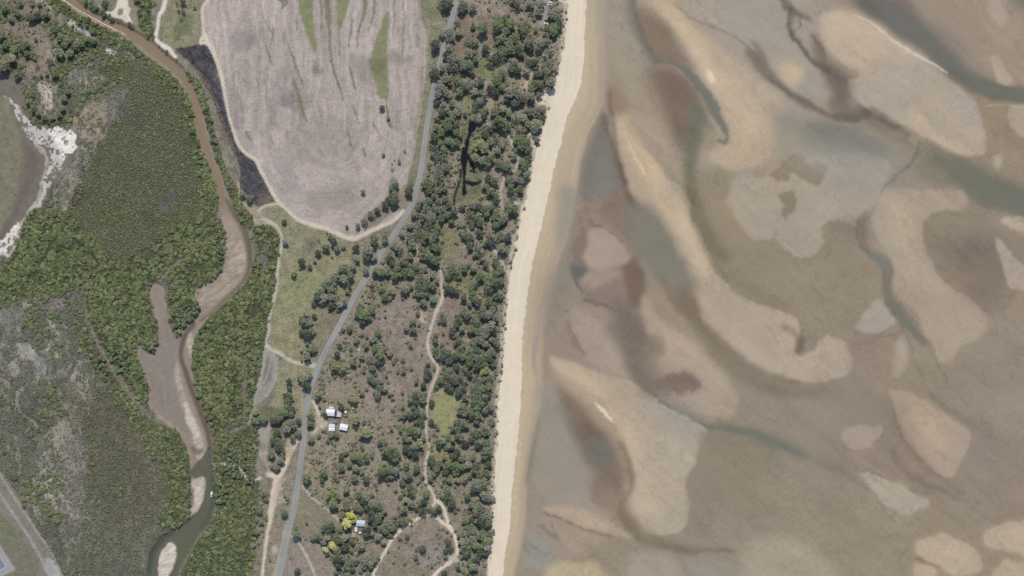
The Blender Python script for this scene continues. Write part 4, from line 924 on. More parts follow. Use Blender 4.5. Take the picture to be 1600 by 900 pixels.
# coast side
tr("487,624 493,632 497,643 500,655 503,662", [3, 3.5, 4, 4.5, 5], (194, 178, 152))
pp("495,652 508,652 512,664 506,670 498,668 494,676 486,679 484,674 494,668", (180, 163, 138), s=1.2, w=1.2, cls=5, dens={'bush': 0})
st("505,616 518,612 530,615 540,620 550,622 562,625", [8, 10, 8, 5, 3, 2], (148, 134, 108), .8, s=2, w=1.5, n=.2)
pp("545,635 562,632 566,650 560,672 545,680 540,660", (134, 124, 98), .8, s=3, w=3, n=.3)
tr("472,757 481,769 492,780 505,791 516,801 525,808 530,814", 2.6, (170, 158, 136))
tr("455,837 463,843 470,852 476,862 482,874 488,887 494,905", 3, (172, 160, 138))
tr("688,420 690,440 690,452 691,466 687,477 682,488 677,501 672,515 669,528 669,540 671,552 677,562 683,570 684,577 680,592 675,603 671,615 668,628 667,642 666,660 666,676 669,690 670,700 668,712 665,725 664,737 665,747 669,757 676,770 681,780", [3, 3, 3.5, 4, 4, 4, 4, 4, 4, 4, 4, 4, 4, 4, 3.5, 3.5, 3, 3, 2.6, 2.4, 2.4, 2.6, 2.6, 3, 3.2, 3, 3, 3.4, 4, 4], (184, 168, 145))
tr("681,779 679,786 675,793", [5, 3.5, 2], (196, 180, 154))
tr("682,781 688,786 692,791 696,800 698,810 699,818", [5, 4, 4, 4, 4, 5], (204, 190, 164))
tr("579,930 583,900 588,884 595,873 602,862 610,846 620,834 630,825 640,818 650,811 658,807 665,804", [4, 4, 4, 4, 4, 4, 4, 4, 3.6, 3.4, 3, 2.5], (204, 190, 164))
tr("668,804 680,807 688,813 696,819 703,824 708,832 712,842 714,852 715,860 712,868 706,875 700,880 692,886 684,893 676,902 668,915", [2, 3.5, 4, 4.5, 6, 4.5, 4, 4, 4, 4, 5, 5, 4, 4, 4, 4], (208, 194, 170))
pp("703,862 711,866 722,882 714,880 704,876 698,880", (190, 176, 154), .9, s=1, w=1, n=.2, cls=5)
tr("785,207 792,211 798,217 800,225 803,232", 2.2, (188, 176, 156))
tr("809,238 809,248 807,260 802,267 794,271 788,276 785,288 782,298 782,305 784,318 786,328", [2.4, 2.6, 2.6, 2.4, 2.2, 2.6, 2.6, 2.4, 2.4, 2.4, 2], (176, 162, 142))
tr("832,105 831,115 825,125 822,133 821,142", 2.4, (176, 164, 144))
tr("767,383 771,390 778,398 784,408 788,417 790,425", [2.5, 3, 3, 2.6, 2.6, 2.6], (182, 168, 148))
tr("757,128 757,138 760,148 768,155 770,160 767,168 765,178 759,190 755,198", 2, (158, 144, 124), .7)
tr("687,455 687,435 687,420 690,408 698,400 708,397 718,396", 2.2, (146, 132, 112), .6)
tr("869,-5 878,2 892,6", 2.4, (214, 202, 182))
tr("626,700 628,718 628,738 620,755", [2, 2.4, 2, 3], (152, 136, 118), .6)
tr("659,748 655,765 652,785 651,792", 2.2, (150, 138, 120), .6)
tr("640,812 645,800 647,790", 2, (150, 140, 126), .6)
tr("603,655 612,664 622,673 627,685 628,700", 2.2, (148, 132, 114), .6)
for q in ["592,502 604,500 625,497", "597,505 605,516 610,524", "626,490 636,489", "660,500 655,492 650,490", "600,630 606,640 610,650", "650,810 646,815 645,820", "727,755 730,770 722,785", "564,608 556,617 548,616"]:
    st(q, 2, (158, 142, 122), .7, s=1, w=1, n=.3)
pp("655,485 668,488 668,500 662,505 655,498 660,494", (170, 152, 130), .8, s=1.5, w=3, f=2, n=.5)
pp("640,452 655,460 665,480 655,476", (130, 112, 98), .4, s=4)
# car park spur at the top
pp("849,-40 859,-40 859,0 855,18 856,30 853,38 846,40 842,34 847,22 850,8", (152, 150, 147), s=.9, w=.5, cls=5, tex=.5, dens={'bush': 0})

# ------------------------------------------------------------------ materials
def mat(name):
    m = bpy.data.materials.new(name)
    m.use_nodes = True
    nt = m.node_tree
    return m, nt, nt.nodes["Principled BSDF"], nt.links


def math_node(nt, op, a, b=None, c=None):
    n = nt.nodes.new("ShaderNodeMath")
    n.operation = op
    for i, v in enumerate((a, b, c)):
        if v is None:
            continue
        if hasattr(v, 'is_linked'):
            nt.links.new(v, n.inputs[i])
        else:
            n.inputs[i].default_value = v
    return n.outputs[0]


def noise_node(nt, scale, detail=3, rough=.55, vec=None):
    n = nt.nodes.new("ShaderNodeTexNoise")
    n.inputs['Scale'].default_value = scale
    n.inputs['Detail'].default_value = detail
    n.inputs['Roughness'].default_value = rough
    if vec is not None:
        nt.links.new(vec, n.inputs['Vector'])
    return n.outputs['Fac']


def scale_col(nt, colsock, facsock):
    n = nt.nodes.new("ShaderNodeVectorMath")
    n.operation = 'SCALE'
    nt.links.new(colsock, n.inputs[0])
    nt.links.new(facsock, n.inputs['Scale'])
    return n.outputs[0]


def attr_node(nt, name):
    n = nt.nodes.new("ShaderNodeAttribute")
    n.attribute_name = name
    return n


def obj_vec(nt):
    return nt.nodes.new("ShaderNodeTexCoord").outputs['Object']


def ground_mat():
    m, nt, b, lk = mat("soil_and_sand")
    v = obj_vec(nt)
    col = attr_node(nt, "Col").outputs['Color']
    tex = attr_node(nt, "Tex").outputs['Fac']
    n1 = noise_node(nt, .62, 4, .65, v)
    n2 = noise_node(nt, .17, 4, .6, v)
    a = math_node(nt, 'MULTIPLY', math_node(nt, 'SUBTRACT', n1, .5), 2.1)
    c = math_node(nt, 'MULTIPLY', math_node(nt, 'SUBTRACT', n2, .5), 1.3)
    s = math_node(nt, 'MULTIPLY', math_node(nt, 'ADD', a, c), tex)
    f = math_node(nt, 'ADD', s, 1.0)
    lk.new(scale_col(nt, col, f), b.inputs['Base Color'])
    b.inputs['Roughness'].default_value = .9
    b.inputs['Specular IOR Level'].default_value = .12
    bp = nt.nodes.new("ShaderNodeBump")
    bp.inputs['Distance'].default_value = .5
    lk.new(math_node(nt, 'MULTIPLY', tex, .5), bp.inputs['Strength'])
    lk.new(n1, bp.inputs['Height'])
    lk.new(bp.outputs[0], b.inputs['Normal'])
    return m


def water_mat():
    m, nt, b, lk = mat("murky_water")
    col = attr_node(nt, "Col").outputs['Color']
    al = attr_node(nt, "Alpha").outputs['Fac']
    lk.new(col, b.inputs['Base Color'])
    b.inputs['Roughness'].default_value = .22
    b.inputs['IOR'].default_value = 1.33
    b.inputs['Specular IOR Level'].default_value = .35
    bp = nt.nodes.new("ShaderNodeBump")
    bp.inputs['Strength'].default_value = .12
    bp.inputs['Distance'].default_value = .3
    lk.new(noise_node(nt, .5, 2, .5, obj_vec(nt)), bp.inputs['Height'])
    lk.new(bp.outputs[0], b.inputs['Normal'])
    tr_ = nt.nodes.new("ShaderNodeBsdfTransparent")
    mx = nt.nodes.new("ShaderNodeMixShader")
    lk.new(al, mx.inputs[0])
    lk.new(tr_.outputs[0], mx.inputs[1])
    lk.new(b.outputs[0], mx.inputs[2])
    lk.new(mx.outputs[0], nt.nodes["Material Output"].inputs[0])
    return m


def plain(name, rgb, rough=.6, spec=.3, metal=0.0, nz=0.0, nscale=2.0):
    m, nt, b, lk = mat(name)
    b.inputs['Roughness'].default_value = rough
    b.inputs['Specular IOR Level'].default_value = spec
    b.inputs['Metallic'].default_value = metal
    c = S(*rgb)
    b.inputs['Base Color'].default_value = (*c, 1)
    if nz:
        rgbn = nt.nodes.new("ShaderNodeRGB")
        rgbn.outputs[0].default_value = (*c, 1)
        f = math_node(nt, 'ADD', math_node(nt, 'MULTIPLY', math_node(nt, 'SUBTRACT', noise_node(nt, nscale, 4, .6, obj_vec(nt)), .5), nz), 1.0)
        lk.new(scale_col(nt, rgbn.outputs[0], f), b.inputs['Base Color'])
    return m


def roof_mat(name, rgb, axis='X', nz=.5, pitch=2.2):
    """corrugated sheet with rust and dust streaks"""
    m, nt, b, lk = mat(name)
    v = obj_vec(nt)
    w = nt.nodes.new("ShaderNodeTexWave")
    w.bands_direction = axis
    w.inputs['Scale'].default_value = pitch
    lk.new(v, w.inputs['Vector'])
    bp = nt.nodes.new("ShaderNodeBump")
    bp.inputs['Strength'].default_value = .35
    bp.inputs['Distance'].default_value = .05
    lk.new(w.outputs['Fac'], bp.inputs['Height'])
    lk.new(bp.outputs[0], b.inputs['Normal'])
    rgbn = nt.nodes.new("ShaderNodeRGB")
    rgbn.outputs[0].default_value = (*S(*rgb), 1)
    f = math_node(nt, 'ADD', math_node(nt, 'MULTIPLY', math_node(nt, 'SUBTRACT', noise_node(nt, .6, 4, .65, v), .5), nz), 1.0)
    lk.new(scale_col(nt, rgbn.outputs[0], f), b.inputs['Base Color'])
    b.inputs['Roughness'].default_value = .55
    b.inputs['Specular IOR Level'].default_value = .25
    return m


def leaf_mat(name, rgb, var=.35, k=1.0, hv=.05):
    m, nt, b, lk = mat(name)
    rgbn = nt.nodes.new("ShaderNodeRGB")
    c_ = S(*rgb, k)
    gl = float(c_ @ np.array([.3, .59, .11]))
    c_ = c_ * .76 + gl * np.array([1.0, 1.0, .9]) * .24
    rgbn.outputs[0].default_value = (*c_, 1)
    tint = attr_node(nt, "Tint").outputs['Fac']
    oi = nt.nodes.new("ShaderNodeObjectInfo").outputs['Random']
    f = math_node(nt, 'MULTIPLY', tint, math_node(nt, 'ADD', math_node(nt, 'MULTIPLY', oi, var), 1 - var / 2))
    hs = nt.nodes.new("ShaderNodeHueSaturation")
    lk.new(rgbn.outputs[0], hs.inputs['Color'])
    lk.new(math_node(nt, 'ADD', math_node(nt, 'MULTIPLY', math_node(nt, 'FRACT', math_node(nt, 'MULTIPLY', oi, 17.3)), hv), .5 - hv / 2), hs.inputs['Hue'])
    lk.new(math_node(nt, 'ADD', math_node(nt, 'MULTIPLY', math_node(nt, 'FRACT', math_node(nt, 'MULTIPLY', oi, 7.7)), .5), .72), hs.inputs['Saturation'])
    lk.new(scale_col(nt, hs.outputs[0], f), b.inputs['Base Color'])
    b.inputs['Roughness'].default_value = .7
    b.inputs['Specular IOR Level'].default_value = .2
    return m


def leaf_attr_mat(name):
    m, nt, b, lk = mat(name)
    lk.new(attr_node(nt, "Col").outputs['Color'], b.inputs['Base Color'])
    b.inputs['Roughness'].default_value = .75
    b.inputs['Specular IOR Level'].default_value = .15
    return m


# ------------------------------------------------------------------ numpy -> mesh
def np_mesh(name, V, F, m=None, col=None, fl_=None, smooth=False):
    """V (n,3), F (k,4) quads; col point colours; fl_ {name: point floats}"""
    me = bpy.data.meshes.new(name)
    V = np.ascontiguousarray(V, np.float32)
    F = np.ascontiguousarray(F, np.int32)
    me.vertices.add(len(V))
    me.vertices.foreach_set("co", V.ravel())
    me.loops.add(F.size)
    me.loops.foreach_set("vertex_index", F.ravel())
    me.polygons.add(len(F))
    me.polygons.foreach_set("loop_start", np.arange(0, F.size, F.shape[1], dtype=np.int32))
    me.update(calc_edges=True)
    if smooth:
        me.polygons.foreach_set("use_smooth", np.ones(len(F), bool))
    if col is not None:
        a = me.attributes.new("Col", 'FLOAT_COLOR', 'POINT')
        c4 = np.ones((len(V), 4), np.float32)
        c4[:, :3] = col
        a.data.foreach_set("color", c4.ravel())
    for k, v in (fl_ or {}).items():
        a = me.attributes.new(k, 'FLOAT', 'POINT')
        a.data.foreach_set("value", np.ascontiguousarray(v, np.float32))
    if m is not None:
        me.materials.append(m)
    return me


def link(name, me, parent=None):
    o = bpy.data.objects.new(name, me)
    COL.objects.link(o)
    if parent is not None:
        o.parent = parent
    return o


def tag(o, label=None, cat=None, kind=None, group=None):
    if label:
        o['label'] = label
    if cat:
        o['category'] = cat
    if kind:
        o['kind'] = kind
    if group:
        o['group'] = group
    return o


# ------------------------------------------------------------------ link the ground surfaces
Z = Z + (fbm(PX / 30, PY / 30, 3, 51) - .5) * .25 * (CLS != 3) * (tv < 0)
Z = blur(Z, 1, 1)
CX, CY = wx(PX), wy(PY)
gm = ground_mat()
land = ((CLS != 2) & (CLS != 3))[..., None] * .22
lum_ = (C @ np.array([.3, .59, .11]))[..., None] * np.array([1.04, 1.0, .93])
C = C * (1 - land) + lum_ * land
C *= 1 + .07 * (CLS == 0)[..., None]
C = np.clip(C, .002, .9)
VALL = np.stack([CX, CY, Z], -1).reshape(-1, 3)
CALL = C.reshape(-1, 3)
TALL = TEX.reshape(-1)
IDX = np.arange(GW * GH).reshape(GH, GW)
QUAD = np.stack([IDX[1:, :-1], IDX[1:, 1:], IDX[:-1, 1:], IDX[:-1, :-1]], -1).reshape(-1, 4)
FC = CLS[:-1, :-1].reshape(-1)
NAMES = {0: ("ground", "brown and olive scrubby ground between the creek and the beach", "ground"),
         1: ("harvested_field", "large bare pinkish harvested field with curved furrows and green strips", "field"),
         2: ("beach", "pale dry sand beach with a tan wet edge along the sea", "beach"),
         3: ("tidal_flat", "broad rippled tidal flat of tan bars and brown silt at low tide", "tidal flat"),
         4: ("creek_bed", "muddy creek bed with pale rippled sandbars", "creek bed"),
         5: ("dirt_track", "pale sandy vehicle tracks and bare turning areas", "track"),
         6: ("burnt_ground", "blackened burnt strip of ground beside the harvested field", "burnt ground"),
         7: ("salt_pan_ground", "brown claypan with bright white salt crust at the left edge", "salt pan"),
         8: ("concrete_yard_ground", "grey concrete yard in the bottom left corner", "yard")}


def sub_mesh(name, faces, m, V, col, fl_):
    u, inv = np.unique(faces.ravel(), return_inverse=True)
    return np_mesh(name, V[u], inv.reshape(-1, 4), m, col[u], {k: v[u] for k, v in fl_.items()}, smooth=True)


for k, (nm, lab, cat) in NAMES.items():
    fsel = QUAD[FC == k]
    if len(fsel):
        tag(link(nm, sub_mesh(nm, fsel, gm, VALL, CALL, {"Tex": TALL})), lab, cat, 'structure')

# water sheets
wm = water_mat()
WA = np.clip(WAT_A, 0, 1).reshape(-1)
ZW = (Z + .04 + .3 * np.clip(WAT_A, 0, 1)).reshape(-1)
VW = VALL.copy()
VW[:, 2] = ZW
wetq = (WA[QUAD] > .02).any(1)
qx = PX.reshape(-1)[QUAD[:, 0]]
for nm, sel, lab, cat in (("creek_water", qx < 500, "brown then green murky water winding down the creek", "creek water"),
                          ("pond_water", (qx >= 500) & (qx < 800), "narrow dark forked pond in the coastal woodland", "pond"),
                          ("sea_water", qx >= 800, "shallow grey-green sea water left in channels across the flats", "sea")):
    fsel = QUAD[wetq & sel]
    tag(link(nm, sub_mesh(nm, fsel, wm, VW, np.clip(WAT_C * (2.0 - np.clip(WAT_A, 0, 1))[..., None], .002, 1).reshape(-1, 3), {"Alpha": WA})), lab, cat, 'structure')

# land and sea that run on to the horizon around the detailed sheet
R_ = 26000.0
x0_, x1_, y0_, y1_ = CX.min() + 3, CX.max() - 3, CY.min() + 3, CY.max() - 3
xs_ = float(wx(840))
ga, gb = (118, 111, 92), (148, 137, 119)


def flat_sheet(name, rects, rgb, z, lab, cat):
    V, F_ = [], []
    for (a, b, c, d) in rects:
        n = len(V)
        V += [(a, b, z), (c, b, z), (c, d, z), (a, d, z)]
        F_.append((n, n + 1, n + 2, n + 3))
    me = np_mesh(name, np.array(V), np.array(F_), gm, np.tile(S(*rgb), (len(V), 1)), {"Tex": np.full(len(V), .6)})
    tag(link(name, me), lab, cat, 'structure')


flat_sheet("terrain", [(-R_, -R_, x0_, R_), (x0_, y1_, xs_, R_), (x0_, -R_, xs_, y0_)], ga, 2.4, "open country running on beyond the frame to the west", "terrain")
flat_sheet("sea", [(x1_, -R_, R_, R_), (xs_, y1_, x1_, R_), (xs_, -R_, x1_, y0_)], gb, -.4, "shallow sandy sea running on beyond the frame to the east", "sea")


def zat(px, py):
    ix = np.clip(((np.asarray(px, float) + MARG) / G2P).astype(int), 0, GW - 1)
    iy = np.clip(((np.asarray(py, float) + MARG) / G2P).astype(int), 0, GH - 1)
    return Z[iy, ix]


# ------------------------------------------------------------------ the sealed road
def road_mat():
    m, nt, b, lk = mat("asphalt")
    v = obj_vec(nt)
    u = attr_node(nt, "Across").outputs['Fac']
    n1 = noise_node(nt, .5, 4, .65, v)
    n2 = noise_node(nt, .05, 3, .6, v)
    ramp = nt.nodes.new("ShaderNodeValToRGB")
    e = ramp.color_ramp.elements
    e[0].position, e[0].color = 0.0, (*S(150, 147, 140), 1)
    e[1].position, e[1].color = 1.0, (*S(147, 145, 140), 1)
    for p_, c_ in ((.1, (146, 145, 141)), (.25, (158, 157, 154)), (.36, (143, 142, 140)), (.5, (152, 151, 149)), (.64, (142, 141, 139)), (.75, (157, 156, 153)), (.9, (145, 144, 141))):
        x = e.new(p_)
        x.color = (*S(*c_), 1)
    lk.new(u, ramp.inputs[0])
    f = math_node(nt, 'ADD', math_node(nt, 'MULTIPLY', math_node(nt, 'SUBTRACT', n1, .5), .5), math_node(nt, 'ADD', math_node(nt, 'MULTIPLY', math_node(nt, 'SUBTRACT', n2, .5), .5), 1.0))
    lk.new(scale_col(nt, ramp.outputs[0], f), b.inputs['Base Color'])
    b.inputs['Roughness'].default_value = .85
    b.inputs['Specular IOR Level'].default_value = .15
    return m


RD = P("722,-45 715,-5 711,12 707,25 702,45 697,62 692,80 686,105 680,127 675,150 671,175 666,207 662,235 659,260 652,293 645,317 633,340 616,367 599,391 582,422 564,447 547,477 530,510 513,541 498,572 487,601 481,630 477,657 475,684 470,722 465,760 459,795 450,835 442,872 437,898 428,945")
q = catmull(RD, False, 12)
# shoulders painted into the verge
t = np.gradient(q, axis=0)
t /= np.linalg.norm(t, axis=1, keepdims=True)
nr = np.stack([-t[:, 1], t[:, 0]], 1)
hw = np.interp(q[:, 1], [-50, 100, 300, 560, 620, 950], [4.6, 4.2, 4.6, 4.6, 4.8, 5.0])
prof = np.array([-1, -.92, -.6, -.3, 0, .3, .6, .92, 1.0])
lift = np.array([-.12, .06, .10, .13, .15, .13, .10, .06, -.12])
jit = (vnoise(np.arange(len(q)) * .35, np.zeros(len(q)), 61) - .5) * .5
V, U = [], []
for i in range(len(q)):
    for j, s_ in enumerate(prof):
        w_ = hw[i] * s_ + (jit[i] * np.sign(s_) if abs(s_) > .9 else 0)
        p_ = q[i] + nr[i] * w_
        V.append((wx(p_[0]), wy(p_[1]), float(zat(q[i, 0], q[i, 1])) + .12 + lift[j]))
        U.append((s_ + 1) / 2)
V = np.array(V)
zc = np.convolve(np.pad(V[4::9, 2], 8, mode='edge'), np.ones(17) / 17, 'valid')
for j in range(9):
    V[j::9, 2] += zc - V[4::9, 2] if j != 4 else 0
V[4::9, 2] = zc
n = len(q)
F_ = np.array([(i * 9 + j, (i + 1) * 9 + j, (i + 1) * 9 + j + 1, i * 9 + j + 1) for i in range(n - 1) for j in range(8)])
tag(link("road", np_mesh("road", V, F_, road_mat(), None, {"Across": np.array(U)}, smooth=True)), "grey two lane sealed road curving down between the field and the coast", "road", 'structure')

# ------------------------------------------------------------------ trees
def crown_template(r_, n, lobes, size, squash=.75, core=True):
    """unit-radius crown of leaf clumps: V, quads, tint (per vertex)"""
    cen = [np.array([0, 0, .15])]
    rad = [.52]
    for i in range(lobes):
        a = 2 * math.pi * (i + r_.random() * .7) / lobes
        d = .34 + .42 * r_.random()
        cen.append(np.array([math.cos(a) * d, math.sin(a) * d, -.2 + .45 * r_.random()]))
        rad.append(.22 + .18 * r_.random())
    cen, rad = np.array(cen), np.array(rad)
    V, F_, T = [], [], []
    pick = r_.choice(len(rad), n * 3, p=rad ** 2 / (rad ** 2).sum())
    got = 0
    for l in pick:
        if got >= n:
            break
        d = r_.normal(size=3)
        d /= np.linalg.norm(d)
        if d[2] < -.35:
            d[2] *= -1
        p = cen[l] + d * rad[l] * (.85 + .25 * r_.random())
        ins = np.linalg.norm((p - cen) / rad[:, None], axis=1)
        if (np.delete(ins, l) < .8).any():
            continue
        nn = d + r_.normal(size=3) * .7 + np.array([0, 0, .3])
        nn /= np.linalg.norm(nn)
        a = np.cross(nn, r_.normal(size=3))
        a /= np.linalg.norm(a)
        b = np.cross(nn, a)
        s = size * (.6 + .8 * r_.random())
        k = len(V)
        for (u, v) in ((-1, -.7), (1, -.8), (.8, .9), (-.9, .7)):
            V.append(p + a * u * s + b * v * s * (.7 + .5 * r_.random()) + nn * s * .25 * r_.normal())
        F_.append((k, k + 1, k + 2, k + 3))
        T += [.72 + .56 * r_.random()] * 4
        got += 1
    if core:  # inner hulls, tinted darker, added to block light through the lobes
        for c, q_ in zip(cen, rad):
            k = len(V)
            m_, h_ = 7, 4
            for i in range(h_ + 1):
                th = math.pi * i / h_
                for j in range(m_):
                    ph = 2 * math.pi * j / m_
                    w_ = q_ * (.58 + .2 * r_.random())
                    V.append(c + np.array([math.sin(th) * math.cos(ph), math.sin(th) * math.sin(ph), math.cos(th)]) * w_)
                    T.append(.8)
            for i in range(h_):
                for j in range(m_):
                    F_.append((k + i * m_ + j, k + (i + 1) * m_ + j, k + (i + 1) * m_ + (j + 1) % m_, k + i * m_ + (j + 1) % m_))
    V = np.array(V) * [1, 1, squash]
    ext = np.percentile(np.hypot(V[:, 0], V[:, 1]), 96)
    V[:, :2] /= ext
    return V, np.array(F_), np.array(T)


def tube(V, F_, p0, p1, r0, r1, m_=6):
    p0, p1 = np.array(p0, float), np.array(p1, float)
    d = (p1 - p0) / np.linalg.norm(p1 - p0)
    a = np.cross(d, [.3, .9, .1])
    a /= np.linalg.norm(a)
    b = np.cross(d, a)
    k = len(V)
    for p, r in ((p0, r0), (p1, r1)):
        for j in range(m_):
            t_ = 2 * math.pi * j / m_
            V.append(p + (a * math.cos(t_) + b * math.sin(t_)) * r)
    for j in range(m_):
        F_.append((k + j, k + (j + 1) % m_, k + m_ + (j + 1) % m_, k + m_ + j))


def trunk_mesh(name, r_, h, m):
    V, F_ = [], []
    top = np.array([.05 * r_.normal(), .05 * r_.normal(), h * .62])
    tube(V, F_, (0, 0, -.08), top, .085, .055, 8)
    for i in range(4):
        a = 2 * math.pi * (i + r_.random() * .6) / 4
        tube(V, F_, top * (.75 + .06 * i), (math.cos(a) * .5, math.sin(a) * .5, h * (.85 + .15 * r_.random())), .045, .015, 6)
    return np_mesh(name, np.array(V), np.array(F_), m)


BARK = plain("bark", (120, 108, 95), .9, .1, nz=.6, nscale=6)
KIND = {'g': ((122, 122, 104), 'grey-green'), 'b': ((100, 112, 78), 'green'), 'd': ((80, 88, 72), 'dark green'), 'o': ((134, 134, 88), 'olive'),
        'y': ((176, 172, 56), 'yellow'), 'l': ((106, 120, 72), 'bright green'), 'm': ((108, 114, 88), 'dull green')}
PROTO = {}
for kk, (rgb, _) in KIND.items():
    lm = leaf_mat("leaves_" + _.replace('-', '_').replace(' ', '_'), rgb, .3 if kk != 'y' else .1, 1.32, .05 if kk != 'y' else .008)
    PROTO[kk] = []
    for vv in range(4):
        rr = np.random.default_rng(100 + vv * 7 + ord(kk))
        n_ = 560 if kk not in 'gm' else 480
        thin = vv == 3 and kk in 'gmdb'
        n_ = int(n_ * .6) if thin else n_
        V, F_, T = crown_template(rr, n_, 9 + 2 * vv, .08 if kk not in 'gm' else .074, .72, not thin)
        h = 1.35 if kk not in 'gm' else 1.5
        V[:, 2] += h
        cm = np_mesh("crown", V, F_, lm, None, {"Tint": T})
        PROTO[kk].append((cm, trunk_mesh("trunk", rr, h, BARK)))

